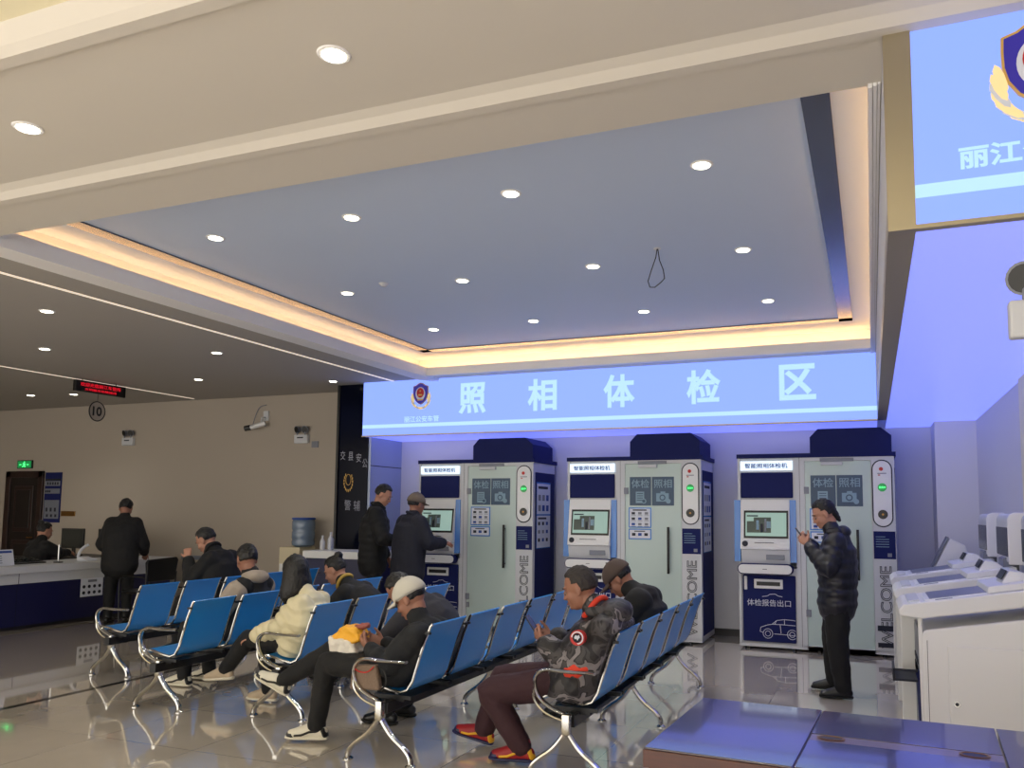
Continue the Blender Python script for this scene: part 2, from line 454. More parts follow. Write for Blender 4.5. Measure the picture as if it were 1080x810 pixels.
# ---------------------------------------------------------------- big lit sign
def emblem(parent, cx, cz, h, y):
    # blue shield with gold edge, red roundel with star and gate, wheat leaves below
    s = h
    lf = MB().use('yellow')
    for sd in (-1, 1):
        for k in range(9):
            a = math.radians(-95 + k * 14); 
            px = cx + sd * (s * .40 * math.cos(a) * .95); pz = cz - s * .12 + s * .36 * math.sin(a)
            d = V((sd * -math.sin(a) * .7 + sd * .5, 0, math.cos(a))).normalized(); q = V((d.z, 0, -d.x))
            L, W_ = s * .17, s * .05
            pts = []
            for u in range(8):
                an = 2 * PI * u / 8; p = V((px, 0, pz)) + d * math.cos(an) * L + q * math.sin(an) * W_
                pts.append((p.x, p.z))
            lf.use('yellow' if k % 3 else 'paper').prism(pts, y - .004 - .0006 * k, y)
    lf.build('wheat_leaves', parent=parent)
    def shield(k, y0, y1, b):
        P = []
        for (u, v) in ((0, .50), (.10, .47), (.20, .40), (.33, .36), (.335, .22), (.33, .05), (.29, -.10), (.20, -.24), (.08, -.33), (0, -.36)):
            P.append((u, v))
        P = P + [(-u, v) for u, v in P[-2:0:-1]]
        b.prism([(cx + u * s * k, cz + s * .04 + v * s * k) for u, v in P], y0, y1)
    b = MB().use('goldp'); shield(1.05, y - .012, y, b); b.use('emb'); shield(.98, y - .016, y - .011, b)
    def disc(rx, rz, z, y0, m):
        b.use(m).prism([(cx + rx * math.cos(2 * PI * i / 28) * s, cz + z * s + rz * math.sin(2 * PI * i / 28) * s) for i in range(28)], y0, y - .01)
    disc(.22, .27, .10, y - .019, 'paper'); disc(.165, .20, .14, y - .022, 'red')
    b.use('goldp').box(cx - .10 * s, cx + .10 * s, y - .025, y - .01, cz + .02 * s, cz + .06 * s)
    b.box(cx - .07 * s, cx + .07 * s, y - .025, y - .01, cz + .06 * s, cz + .085 * s)
    b.prism([(cx + (.05 if i % 2 == 0 else .02) * s * math.sin(i * PI / 5), cz + .21 * s + (.05 if i % 2 == 0 else .02) * s * math.cos(i * PI / 5)) for i in range(10)], y - .025, y - .01)
    b.use('goldp'); b.box(cx - .13 * s, cx + .13 * s, y - .021, y - .01, cz - .17 * s, cz - .12 * s)
    b.build('shield', parent=parent)
M['emb'] = mat('emblem_blue', (42, 34, 130), .4, emit=(42, 34, 130), es=.5)
for k_, c_e in (('yellow', None),): pass

sg = thing('lightbox_sign', (-3.4, SW, ZB), 'long glowing blue sign with five white characters above the three booths', 'sign')
b = MB().use('lgrey').box(-6.87, .08, SW + .012, 10.74, ZB + .012, ZC - .002); b.build('sign_body', parent=sg)
b = MB().use('sign').box(-6.87, .082, SW, SW + .014, ZB + .012, ZC + .03); b.build('sign_face', parent=sg)
b = MB().use('signsoft').box(-6.87, .082, SW + .03, 10.745, ZB, ZB + .011); b.build('sign_underside', parent=sg)
b = MB().use('signw').box(-6.87, .082, SW - .002, SW, ZB + .115, ZB + .165); b.build('white_stripe', parent=sg)
b = MB().use('gold').box(-6.88, .082, SW - .008, SW + .03, ZB - .004, ZB + .012); b.build('edge_trim', parent=sg)
for ch, x in zip('照相体检区', (-5.09, -4.05, -2.985, -1.90, -.785)):
    text(ch, .42, .43, (x, SW - .003, 3.145), 'signw', 'character', sg, bold=.03, extrude=.004)
emblem(sg, -5.905, 3.205, .35, SW - .001)
text('丽江公安车管', .56, .085, (-5.89, SW - .003, 2.885), 'signw', 'small_lettering', sg, bold=.012)

s2 = thing('lightbox_sign', (.6, 3.2, ZB), 'nearer glowing blue sign at top right with large shield emblem', 'sign')
b = MB().use('lgrey').box(.10, XR, 3.215, SW, ZB + .012, ZC - .002); b.build('sign_body', parent=s2)
b = MB().use('sign').box(.18, XR, 3.2, 3.216, ZB + .012, ZC - .02); b.build('sign_face', parent=s2)
b = MB().use('soff').box(.18, XR, 3.23, 10.75, ZB, ZB + .011); b.build('glowing_underside', parent=s2)
b = MB().use('signw').box(.18, XR, 3.198, 3.2, ZB + .115, ZB + .165); b.build('white_stripe', parent=s2)
b = MB().use('gold').box(.083, .18, 3.19, 3.24, ZB - .004, ZC - .02)
b.box(.083, .18, 3.24, SW - .01, ZB - .004, ZB + .012); b.box(.083, .1, 3.24, SW - .01, ZB + .012, ZB + .1)
b.box(.18, XR, 3.192, 3.23, ZB - .004, ZB + .012)
b.build('metal_frame', parent=s2, label='champagne metal edge frame')
b = MB().use('wall').box(.085, .1, 3.24, SW - .01, ZB + .1, ZC - .002); b.build('sign_side', parent=s2)
emblem(s2, .605, 3.185, .355, 3.2)
text('丽江公安车管', .62, .088, (.64, 3.196, 2.905), 'signw', 'lettering', s2, bold=.03)

# ---------------------------------------------------------------- downlights
def downlight(x, y, z, label, first=[None], k=1):
    if first[0] is None:
        t = thing('downlight', (x, y, z), label, 'ceiling light', 'recessed downlights')
        b = MB().use('trimw'); b.lathe([(.052, -.006), (.066, -.006), (.07, -.001), (.07, 0), (.052, 0)], (x, y, z), 24); b.build('trim_ring', parent=t, smooth=True)
        b = MB().use('lamp').cyl((x, y, z - .009), (x, y, z - .001), .05, 24); b.build('diffuser', parent=t)
        first[0] = t
    else:
        t = dupe(first[0], (x, y, z), label)
    l = bpy.data.lights.new('downlight_lamp', 'SPOT'); l.energy = LAMP_W * 5 * k; l.spot_size = math.radians(120); l.spot_blend = .9; l.shadow_soft_size = .05
    l.color = (1, .95, .86)
    o = bpy.data.objects.new('downlight_lamp', l); C.objects.link(o); o.location = (x, y, z - .03)
cols = ('left', 'second from left', 'third from left', 'right')
rows = ('nearest', 'middle', 'farthest')
for j, y in enumerate((4.70, 6.39, 8.05)):
    for i, x in enumerate((-4.70, -3.44, -2.18, -.91)):
        downlight(x, y, ZU, 'small round downlight in the raised ceiling panel, %s row, %s' % (rows[j], cols[i]), k=1 + .8 * j)
for x, y, z, lb in ((-7.21, 5.19, ZC, 'round downlight in the side ceiling, nearest one beside the pale light line'), (-7.21, 7.31, ZC, 'round downlight in the side ceiling, middle one beside the pale light line'),
                (-7.21, 9.53, ZC, 'round downlight in the side ceiling just before the black glass column'), (-8.96, 6.45, ZC, 'round downlight in the side ceiling between the two light lines, nearer one'),
                (-8.96, 8.76, ZC, 'round downlight in the side ceiling between the two light lines, farther one'), (-12.9, 9.1, ZC, 'faint downlight in the side ceiling at the left frame edge above the door'),
                (-12.1, 9.25, ZC, 'faint downlight in the side ceiling just left of the red counter display'),
                (-2.03, 2.62, ZC + .03, 'large bright downlight in the near ceiling strip, centre top of the picture'), (-3.86, 2.62, ZC + .03, 'large bright downlight in the near ceiling strip at upper left')):
    downlight(x, y, z, lb)
t = thing('loose_cable', (-1.55, 6.13, ZU), 'thin black wire loop hanging from the raised ceiling panel', 'cable')
b = MB().use('wire'); b.tube([(-1.55, 6.13, ZU), (-1.56, 6.13, 3.63), (-1.60, 6.13, 3.52), (-1.625, 6.13, 3.44), (-1.61, 6.13, 3.39), (-1.57, 6.13, 3.385), (-1.52, 6.13, 3.42), (-1.49, 6.13, 3.45), (-1.50, 6.13, 3.52), (-1.53, 6.13, 3.60), (-1.545, 6.13, ZU)], .004, 6); b.build('wire', parent=t, smooth=True)
b = MB().use('white').cyl((-1.55, 6.13, ZU - .004), (-1.55, 6.13, ZU), .03); b.build('ceiling_hole_cap', parent=t)
b = MB().use('lgrey').lathe([(.02, -.03), (.03, -.02), (.045, -.004), (.045, 0)], (-4.18, 6.23, ZU)); tag(b.build('smoke_detector', smooth=True), 'tiny round smoke detector on the raised ceiling panel', 'smoke detector')

# ---------------------------------------------------------------- booths
def booth(x0, idx, label):
    Y = 9.85; Yb = 10.66
    t = thing('photo_booth', (x0 + .87, 10.25, 0), label, 'booth', 'self-service photo and medical check booths')
    X = lambda v: x0 + v
    b = MB().use('lgrey')
    b.box(X(0), X(.03), Y, Yb, .06, 2.25); b.box(X(.67), X(.775), Y, Yb, .06, 2.25); b.box(X(1.505), X(1.75), Y, Y + .12, .06, 2.25)
    b.box(X(1.735), X(1.75), Y + .12, Yb, .06, 2.25, 0); b.box(X(0), X(1.75), Yb - .02, Yb, .06, 2.25)
    b.box(X(.03), X(.67), Y + .02, Yb, .06, .95); b.box(X(.03), X(.67), Y + .02, Yb, 1.74, 2.25); b.box(X(.03), X(.67), Y + .30, Yb, .95, 1.74)
    b.box(X(.775), X(1.505), Y, Yb, .03, .075); b.box(X(.775), X(1.505), Y, Yb, 2.21, 2.25); b.box(X(0), X(1.75), Y, Yb, .03, .07)
    b.use('lamp').box(X(.95), X(1.3), Y + .3, Y + .5, 2.2, 2.209)
    b.use('mgrey').box(X(.95), X(1.32), Y - .012, Y + .01, 2.20, 2.24)
    b.use('skirting'); b.box(X(.715), X(.719), Y - .001, Y, .06, 2.25)
    b.build('cabinet', parent=t)
    b = MB().use('navy'); b.box(X(-.01), X(1.77), Y - .012, Yb + .01, 2.25, 2.30)
    b.prism([(X(.84), 2.3), (X(.84), 2.49), (X(.93), 2.585), (X(1.62), 2.585), (X(1.73), 2.49), (X(1.73), 2.3)], Y + .02, Y + .74)
    b.build('roof_cover', parent=t)
    for fx in (.08, .62, .9, 1.6):
        for fy in (Y + .08, Yb - .08):
            MB().use('black').cyl((X(fx), fy, 0), (X(fx), fy, .035), .028, 14, .02).build('foot', parent=t)
    s_ = B('title_plate', 'litw', t, (X(.035), X(.64), Y - .006, Y + .02, 2.105, 2.215))
    text('智能照相体检机', .50, .062, (X(.335), Y - .009, 2.16), 'inkb', 'lettering', s_, bold=.02)
    B('navy_panel', 'navy', t, (X(.035), X(.64), Y - .008, Y + .02, 1.775, 2.08), bev=.012)
    for xa, xb in ((-.045, .03), (.60, .672)):
        b = MB().use('bluea').prism([(Y - .03, 1.02), (Y - .01, 1.75), (Y + .25, 1.75), (Y + .25, 1.02)], X(xa), X(xb), 'X'); b.build('blue_side_panel', parent=t)
    # tilted control panel
    b = MB().use('white').prism([(Y - .10, 1.17), (Y - .085, 1.19), (Y - .012, 1.755), (Y + .2, 1.755), (Y + .2, 1.17)], X(.035), X(.60), 'X', bev=.006)
    con = b.build('control_panel', parent=t, smooth=True)
    def tilt(u0, u1, z0, z1, off, m, name, th=.006):
        f = lambda z: Y - .085 + (z - 1.19) / (1.755 - 1.19) * .073
        b = MB().use(m).prism([(f(z0) - off, z0), (f(z1) - off, z1), (f(z1) - off + th, z1), (f(z0) - off + th, z0)], X(u0), X(u1), 'X')
        return b.build(name, parent=con)
    tilt(.075, .585, 1.30, 1.625, .006, 'black', 'screen_bezel')
    tilt(.095, .565, 1.325, 1.600, .008, 'screen', 'screen')
    tilt(.11, .39, 1.365, 1.545, .0095, 'screend', 'screen_image')
    tilt(.11, .24, 1.555, 1.57, .0095, 'ink', 'screen_text')
    for k, (a, c, z0, z1, m_) in enumerate(((.11, .19, 1.50, 1.545, 'screen'), (.22, .25, 1.40, 1.51, 'tealt'), (.27, .30, 1.37, 1.47, 'ink'), (.315, .335, 1.38, 1.53, 'mgrey'), (.34, .385, 1.42, 1.50, 'tealt'))):
        tilt(a, c, z0, z1, .011, m_, 'picture_detail', .002)
    f_ = Y - .085 + (1.235 - 1.19) / .565 * .073
    MB().use('ink').cyl((X(.09), f_ - .012, 1.235), (X(.09), f_ + .01, 1.235), .034, 20).build('speaker', parent=con)
    MB().use('ink').box(X(.2), X(.42), f_ - .009, f_, 1.245, 1.251).build('caption', parent=con)
    b = MB().use('lgrey').prism([(Y - .05, 1.0), (Y - .09, 1.165), (Y + .2, 1.165), (Y + .2, 1.0)], X(.045), X(.60), 'X'); b.build('printer_shelf', parent=t)
    B('outlet', 'mgrey', t, (X(.33), X(.54), Y - .082, Y - .05, 1.05, 1.11), bev=.004)
    b = MB().use('black')
    def pill(x0_, x1_, z0, z1, y0, y1, m, n=10, vert=False):
        b.use(m)
        if vert: r = (x1_ - x0_) / 2; pts = [((x0_ + x1_) / 2 + r * math.cos(a), z1 - r + r * math.sin(a)) for a in [PI * i / n for i in range(n + 1)]] + [((x0_ + x1_) / 2 - r * math.cos(a), z0 + r - r * math.sin(a)) for a in [PI * i / n for i in range(n + 1)]]
        else: r = (z1 - z0) / 2; pts = [(x1_ - r + r * math.sin(a), (z0 + z1) / 2 + r * math.cos(a)) for a in [PI * i / n for i in range(n + 1)]] + [(x0_ + r - r * math.sin(a), (z0 + z1) / 2 - r * math.cos(a)) for a in [PI * i / n for i in range(n + 1)]]
        b.prism(pts, y0, y1)
    pill(X(-.005), X(.635), .875, 1.005, Y - .085, Y + .02, 'navy'); pill(X(.008), X(.622), .888, .992, Y - .10, Y - .08, 'white')
    b.use('ink').box(X(.29), X(.34), Y - .102, Y - .1, .938, .944)
    b.build('front_shelf', parent=t, smooth=True)
    d = B('service_door', 'navy', t, (X(.045), X(.65), Y - .012, Y + .02, .09, .865), bev=.01)
    b = MB().use('white').box(X(.18), X(.51), Y - .03, Y - .01, .71, .82, .006); b.use('black').box(X(.21), X(.48), Y - .034, Y - .03, .745, .79); b.build('report_slot', parent=d)
    B('handle', 'white', d, (X(.065), X(.10), Y - .03, Y - .01, .69, .85), bev=.008)
    if idx == 2 or True:
        text('体检报告出口', .50, .078, (X(.345), Y - .0145, .545), 'paper', 'lettering', d, bold=.004)
        b = MB().use('paper')
        def line(P, r=.0035): b.tube([(X(x), Y - .0145, z) for x, z in P], r, 5)
        line([(.27, .615), (.33, .625), (.36, .645), (.42, .65), (.45, .63), (.50, .62)])
        line([(.24, .21), (.25, .26), (.33, .29), (.38, .30), (.43, .345), (.52, .36), (.62, .355), (.645, .35)])
        line([(.38, .30), (.5, .30), (.645, .295)]); line([(.52, .36), (.52, .30)]); line([(.24, .21), (.28, .2)]); line([(.40, .19), (.56, .185), (.645, .18)])
        line([(.43, .345), (.41, .30)]); line([(.47, .30), (.48, .2)])
        for cx_ in (.33, .605):
            line([(cx_ + .055 * math.cos(a), .19 + .055 * math.sin(a)) for a in [2 * PI * i / 16 for i in range(17)] if cx_ + .055 * math.cos(a) < .648])
            line([(cx_ + .03 * math.cos(a), .19 + .03 * math.sin(a)) for a in [2 * PI * i / 12 for i in range(13)]])
        b.build('car_drawing', parent=d)
    # glass door
    g = MB().use('glassd').box(X(.78), X(1.50), Y + .012, Y + .024, .075, 2.205).build('glass_door', parent=t)
    for k, (a, c, tx) in enumerate(((.84, 1.118, '体检'), (1.128, 1.41, '照相'))):
        f = B('door_film', 'teal', g, (X(a), X(c), Y + .008, Y + .012, 1.68, 2.04))
        text(tx, .23, .11, (X((a + c) / 2), Y + .006, 1.955), 'tealt', 'film_lettering', g, bold=.008)
        b = MB().use('tealt'); cx_, cz_ = X((a + c) / 2), 1.78
        if k == 0:
            b.box(cx_ - .06, cx_ + .05, Y + .005, Y + .008, cz_ - .07, cz_ + .075, .002)
            b.use('teal')
            for q in range(4): b.box(cx_ - .045, cx_ + .035, Y + .003, Y + .005, cz_ + .045 - q * .028, cz_ + .055 - q * .028)
            b.use('tealt').cyl((cx_ + .045, Y + .004, cz_ - .045), (cx_ + .045, Y + .008, cz_ - .045), .032, 18)
            b.use('teal').cyl((cx_ + .045, Y + .002, cz_ - .045), (cx_ + .045, Y + .004, cz_ - .045), .02, 18)
        else:
            b.box(cx_ - .085, cx_ + .075, Y + .005, Y + .008, cz_ - .05, cz_ + .055, .002); b.box(cx_ - .03, cx_ + .03, Y + .005, Y + .008, cz_ + .05, cz_ + .075)
            b.use('teal').cyl((cx_ - .005, Y + .003, cz_), (cx_ - .005, Y + .006, cz_), .038, 20)
            b.use('tealt').cyl((cx_ - .005, Y + .001, cz_), (cx_ - .005, Y + .004, cz_), .024, 20)
            b.cyl((cx_ + .07, Y + .003, cz_ - .045), (cx_ + .07, Y + .006, cz_ - .045), .03, 18)
        b.build('icon', parent=g)
    b = MB().use('bluea').box(X(.825), X(1.12), Y + .006, Y + .012, 1.40, 1.655, .002); b.box(X(.825), X(1.12), Y + .006, Y + .012, 1.255, 1.39, .002)
    b.use('paper').box(X(.84), X(1.105), Y + .004, Y + .006, 1.415, 1.64); b.box(X(.84), X(1.105), Y + .004, Y + .006, 1.27, 1.375)
    b.use('ink').box(X(.88), X(1.06), Y + .002, Y + .004, 1.615, 1.63); b.box(X(.90), X(1.04), Y + .002, Y + .004, 1.352, 1.364)
    rnd = random.Random(3)
    for r_ in range(3):
        for c_ in range(3):
            xx, zz = X(.865 + c_ * .085), 1.585 - r_ * .068
            b.use(('ink', 'inkb', 'mgrey')[rnd.randrange(3)]).box(xx, xx + .045, Y + .002, Y + .004, zz - .018, zz + .012)
            b.use('mgrey').box(xx - .005, xx + .055, Y + .002, Y + .004, zz - .034, zz - .028)
    for c_ in range(3): b.use('inkb' if c_ % 2 else 'ink').box(X(.87 + c_ * .08), X(.915 + c_ * .08), Y + .002, Y + .004, 1.30, 1.335)
    b.build('notice', parent=g)
    b = MB().use('beam').box(X(1.33), X(1.36), Y - .05, Y - .028, .842, 1.416, .005)
    for z in (.9, 1.36): b.cyl((X(1.345), Y - .03, z), (X(1.345), Y + .012, z), .008, 8)
    b.build('door_handle', parent=g, smooth=True)
    for z in (1.86, .44): B('hinge', 'mgrey', g, (X(.765), X(.82), Y - .006, Y + .012, z - .035, z + .045), bev=.003)
    B('closer_arm', 'lgrey', g, (X(.96), X(1.2), Y - .03, Y + .012, 2.155, 2.195), bev=.006)
    B('lock', 'mgrey', g, (X(.78), X(.82), Y - .004, Y + .012, .30, .37), bev=.003) if idx == 0 else None
    # column with indicator
    b = MB()
    pill(X(1.508), X(1.728), 1.445, 2.212, Y - .006, Y + .01, 'ink', 12, True); pill(X(1.522), X(1.714), 1.459, 2.198, Y - .010, Y - .006, 'white', 12, True)
    pl = b.build('indicator_panel', parent=t)
    MB().use('green').cyl((X(1.618), Y - .016, 1.896), (X(1.618), Y - .01, 1.896), .047, 24).build('green_light', parent=pl)
    text('使用中', .07, .026, (X(1.618), Y - .018, 1.896), 'greenl', 'light_lettering', pl)
    b = MB().use('black').cyl((X(1.618), Y - .02, 1.59), (X(1.618), Y - .01, 1.59), .052, 24); b.use('brass').cyl((X(1.618), Y - .024, 1.59), (X(1.618), Y - .02, 1.59), .012, 12); b.build('camera_lens', parent=pl)
    b = MB().use('red').cyl((X(1.61), Y - .014, 2.105), (X(1.61), Y - .01, 2.105), .022, 16); b.use('mgrey').box(X(1.57), X(1.665), Y - .013, Y - .01, 2.05, 2.06); b.use('red').box(X(1.575), X(1.60), Y - .013, Y - .01, 2.03, 2.042); b.build('maker_mark', parent=pl)
    nb = B('navy_notice', 'navy', t, (X(1.512), X(1.742), Y - .004, Y + .01, 1.09, 1.40))
    b = MB().use('tealt')
    for k in range(5): b.box(X(1.535), X(1.535 + (.14 if k else .1)), Y - .006, Y - .004, 1.335 - k * .028, 1.341 - k * .028)
    b.use('mgrey').box(X(1.655), X(1.70), Y - .006, Y - .004, 1.115, 1.155); b.build('notice_print', parent=nb)
    text('WELCOME', .91, .125, (X(1.63), Y - .003, .555), 'ink', 'welcome_lettering', t, outline=.02, turn=PI / 2)
    if idx == 2:
        b = MB().use('ink').box(X(1.53), X(1.74), Y - .008, Y, .29, .35); b.box(X(1.53), X(1.74), Y - .008, Y, .11, .16); b.build('dark_band', parent=t)
    # right flank
    b = MB().use('navy').box(X(1.75), X(1.756), Y + .07, Yb - .05, .10, 2.12)
    sp = b.build('navy_side_panel', parent=t)
    b = MB().use('bluea').box(X(1.756), X(1.758), Y + .11, Y + .60, 1.10, 1.99)
    b.use('paper').box(X(1.758), X(1.76), Y + .12, Y + .59, 1.56, 1.97); b.box(X(1.758), X(1.76), Y + .12, Y + .59, 1.11, 1.54)
    for r_ in range(3):
        for c_ in range(3): b.use(('ink', 'mgrey', 'inkb')[rnd.randrange(3)]).box(X(1.76), X(1.761), Y + .16 + c_ * .14, Y + .23 + c_ * .14, 1.19 + r_ * .11, 1.235 + r_ * .11)
    for r_ in range(2):
        for c_ in range(3): b.use(('ink', 'mgrey', 'inkb')[rnd.randrange(3)]).box(X(1.76), X(1.761), Y + .16 + c_ * .14, Y + .25 + c_ * .14, 1.60 + r_ * .14, 1.68 + r_ * .14)
    b.use('ink').box(X(1.76), X(1.761), Y + .16, Y + .5, 1.90, 1.935); b.box(X(1.76), X(1.761), Y + .16, Y + .45, 1.49, 1.515); b.build('side_posters', parent=sp)
    return t
booth(-5.94, 0, 'navy-roofed photo booth farthest left, behind the two standing men, beside the black column')
booth(-3.70, 1, 'middle navy-roofed photo booth, behind the man in the brown cap')
booth(-1.505, 2, 'right-hand navy-roofed photo booth with the woman in a puffer jacket in front')

# ---------------------------------------------------------------- waiting benches
PROF = [(-.012, .862), (.0, .85), (.05, .73), (.093, .60), (.128, .49), (.165, .432), (.215, .412), (.30, .425), (.40, .447), (.46, .45), (.495, .435), (.51, .41)]
def seat_mesh():
    b = MB().use('blue'); n = len(PROF); th = .010
    top = []; bot = []
    for i, (f, z) in enumerate(PROF):
        a = PROF[max(0, i - 1)]; c = PROF[min(n - 1, i + 1)]; dx, dz = c[0] - a[0], c[1] - a[1]; L = math.hypot(dx, dz)
        nx, nz = -dz / L, dx / L
        top.append((-(f + nx * th / 2), z + nz * th / 2)); bot.append((-(f - nx * th / 2), z - nz * th / 2))
    K = 6; w = .46
    for strip, flip in ((top, 0), (bot, 1)):
        pass
    vt = [[b.bm.verts.new((p[0], w * k / K, p[1])) for k in range(K + 1)] for p in top]
    vb = [[b.bm.verts.new((p[0], w * k / K, p[1])) for k in range(K + 1)] for p in bot]
    fs = []
    for i in range(n - 1):
        for k in range(K):
            fs.append(b.bm.faces.new([vt[i][k], vt[i][k + 1], vt[i + 1][k + 1], vt[i + 1][k]]))
            fs.append(b.bm.faces.new([vb[i][k], vb[i + 1][k], vb[i + 1][k + 1], vb[i][k + 1]]))
        for k in (0, K):
            q = [vt[i][k], vt[i + 1][k], vb[i + 1][k], vb[i][k]]; fs.append(b.bm.faces.new(q if k == 0 else q[::-1]))
    for i in (0, n - 1):
        for k in range(K):
            q = [vt[i][k], vb[i][k], vb[i][k + 1], vt[i][k + 1]]; fs.append(b.bm.faces.new(q if i == 0 else q[::-1]))
    b._fin(fs); bmesh.ops.recalc_face_normals(b.bm, faces=b.bm.faces[:])
    b.round = True
    me_o = b.build('seat', smooth=True)
    return me_o
SEAT = seat_mesh()
def smoothp(P, it=2):
    for _ in range(it):
        Q = [P[0]]
        for i in range(len(P) - 1):
            a, c = V(P[i]), V(P[i + 1]); Q += [a.lerp(c, .25), a.lerp(c, .75)]
        Q.append(P[-1]); P = Q
    return P
def frame_mesh():
    b = MB().use('chrome')
    for y in (.0, .46):
        b.tube([(-f, y, z) for f, z in PROF], .0095, 7)
    b.use('beam')
    b.box(-.40, -.12, -.03, .0, .375, .40); b.box(-.40, -.12, .46, .49, .375, .40)
    b.box(-.30, -.17, -.03, .49, .36, .375)
    for y in (-.025, .485): b.box(-.02, .012, y - .012, y + .012, .80, .815)
    return b.build('seat_frame', smooth=True)
FRM = frame_mesh()
def arm_mesh():
    b = MB().use('chrome')
    P = smoothp([(-.10, 0, .632), (-.13, 0, .634), (-.30, 0, .630), (-.42, 0, .640), (-.485, 0, .60), (-.49, 0, .53), (-.45, 0, .455), (-.38, 0, .41), (-.30, 0, .385), (-.26, 0, .37)], 2)
    b.tube(P, .019, 10, flat=(1.25, .62))
    b.tube(smoothp([(-.49, 0, .53), (-.50, 0, .45), (-.43, 0, .375), (-.30, 0, .335), (-.26, 0, .33)], 2), .008, 6)
    return b.build('armrest', smooth=True)
ARM = arm_mesh()
def leg_mesh():
    b = MB().use('chrome')
    b.box(-.295, -.245, -.03, .03, .265, .39, .01)
    b.tube(smoothp([(-.27, 0, .30), (-.29, 0, .255), (-.36, 0, .17), (-.45, 0, .11), (-.50, 0, .06), (-.505, 0, .02)], 2), [.024] * 6 + [.019] * 15, 10, flat=(1.1, .8)) if False else b.tube(smoothp([(-.27, 0, .30), (-.29, 0, .255), (-.36, 0, .17), (-.45, 0, .11), (-.50, 0, .06), (-.505, 0, .02)], 2), .020, 10, flat=(1.2, .85))
    b.tube(smoothp([(-.27, 0, .30), (-.25, 0, .255), (-.18, 0, .17), (-.09, 0, .11), (-.045, 0, .06), (-.04, 0, .02)], 2), .020, 10, flat=(1.2, .85))
    for x in (-.505, -.04): b.lathe([(.033, 0), (.033, .006), (.02, .016), (.012, .03)], (x, 0, 0), 18)
    return b.build('leg', smooth=True)
LEG = leg_mesh()
PROTO = [SEAT, FRM, ARM, LEG]
def sub(proto, parent, loc, name=None):
    o = bpy.data.objects.new(name or proto.name.split('.')[0], proto.data); C.objects.link(o); o.parent = parent; o.location = loc; return o
def bench(xt, y0, n, legs, arms, label, pitch=.55):
    # xt: x of the back's top edge; y0: near edge of the first seat
    t = thing('waiting_bench', (xt, y0, 0), label, 'bench', 'rows of blue steel waiting seats')
    for k in range(n):
        s_ = sub(SEAT, t, (0, k * pitch, 0)); sub(FRM, s_, (0, 0, 0))
    L = (n - 1) * pitch + .46
    B('beam', 'beam', t, (xt - .30, xt - .235, y0 - .12, y0 + L + .12, .30, .372), bev=.005)
    for y in legs: sub(LEG, t, (0, y - y0, 0))
    for y in arms:
        sub(ARM, t, (0, y - y0, 0))
    return t
bench(-6.55, 5.82, 5, (5.76, 7.3, 8.56), (5.77, 8.56), 'blue steel waiting bench in the leftmost row, nearest the service counter')
bench(-5.09, 5.03, 5, (4.98, 6.35, 7.78), (4.98, 7.78), 'blue steel waiting bench, second row from the left, under the man in grey fleece')
bench(-4.03, 5.20, 4, (5.14, 6.25, 7.4), (5.14, 7.4), 'blue steel waiting bench in the middle row, under the woman in cream jacket')
bench(-2.69, 4.65, 6, (4.5, 6.1, 7.85), (4.52, 7.85), 'blue steel waiting bench under the man in the white cap')
bench(-1.47, 4.80, 5, (4.64, 6.04, 7.52), (4.66, 7.52), 'blue steel waiting bench farthest right, under the man in camouflage jacket')
for p in PROTO: bpy.data.objects.remove(p)

# ---------------------------------------------------------------- service counter and things on it
ct = thing('service_counter', (-10.9, 7, 0), 'long service counter with white top and dark navy front', 'counter')
b = MB().use('navyd').box(-11.2, -10.47, 3.0, 9.85, .05, .60)
b.build('front_panel', parent=ct)
b = MB().use('lgrey').box(-11.2, -10.45, 3.0, 9.86, .60, .735)
for y in (4.7, 6.05, 7.37, 8.66): b.use('ink').box(-10.4505, -10.449, y, y + .008, .60, .735); b.box(-10.4705, -10.469, y, y + .006, .05, .60)
b.build('apron', parent=ct)
B('countertop', 'lgrey', ct, (-11.35, -10.40, 2.95, 9.9, .735, .83), bev=.008)
B('plinth', 'skirting', ct, (-11.15, -10.5, 3.0, 9.8, 0, .05))
ps = thing('icon_poster', (-10.44, 8.45, .46), 'white sheet with two rows of black icons stuck on the counter front', 'poster')
b = MB().use('paper').box(-10.4495, -10.444, 8.27, 8.62, .345, .60); b.build('sheet', parent=ps)
b = MB().use('ink')
for r_ in range(2):
    for c_ in range(4): b.cyl((-10.444, 8.32 + c_ * .083, .40 + r_ * .085), (-10.442, 8.32 + c_ * .083, .40 + r_ * .085), .024, 12)
b.use('mgrey').box(-10.444, -10.442, 8.38, 8.52, .545, .58); b.build('icons', parent=ps)
cs = thing('card_stand', (-10.6, 7.0, .83), 'clear stand holding a white printed card on the counter', 'sign')
for k, (y0, y1, x) in enumerate(((6.95, 7.42, -10.62), (6.6, 6.93, -10.75))):
    b = MB().use('paper').prism([(x, .835), (x - .05, 1.04), (x - .046, 1.045), (x + .004, .836)], y0, y1, 'Y'); cd = b.build('card', parent=cs)
    b = MB().use('inkb'); fx = lambda z: x - (z - .835) / .205 * .05 + .006
    b.prism([(fx(1.0), 1.0), (fx(1.03), 1.03), (fx(1.03) + .002, 1.03), (fx(1.0) + .002, 1.0)], y0 + .02, y1 - .02, 'Y')
    b.use('mgrey')
    for z in (.96, .93, .90, .87): b.prism([(fx(z), z), (fx(z + .01), z + .01), (fx(z + .01) + .002, z + .01), (fx(z) + .002, z)], y0 + .03, y0 + .03 + (y1 - y0) * .6, 'Y')
    b.build('card_print', parent=cd)
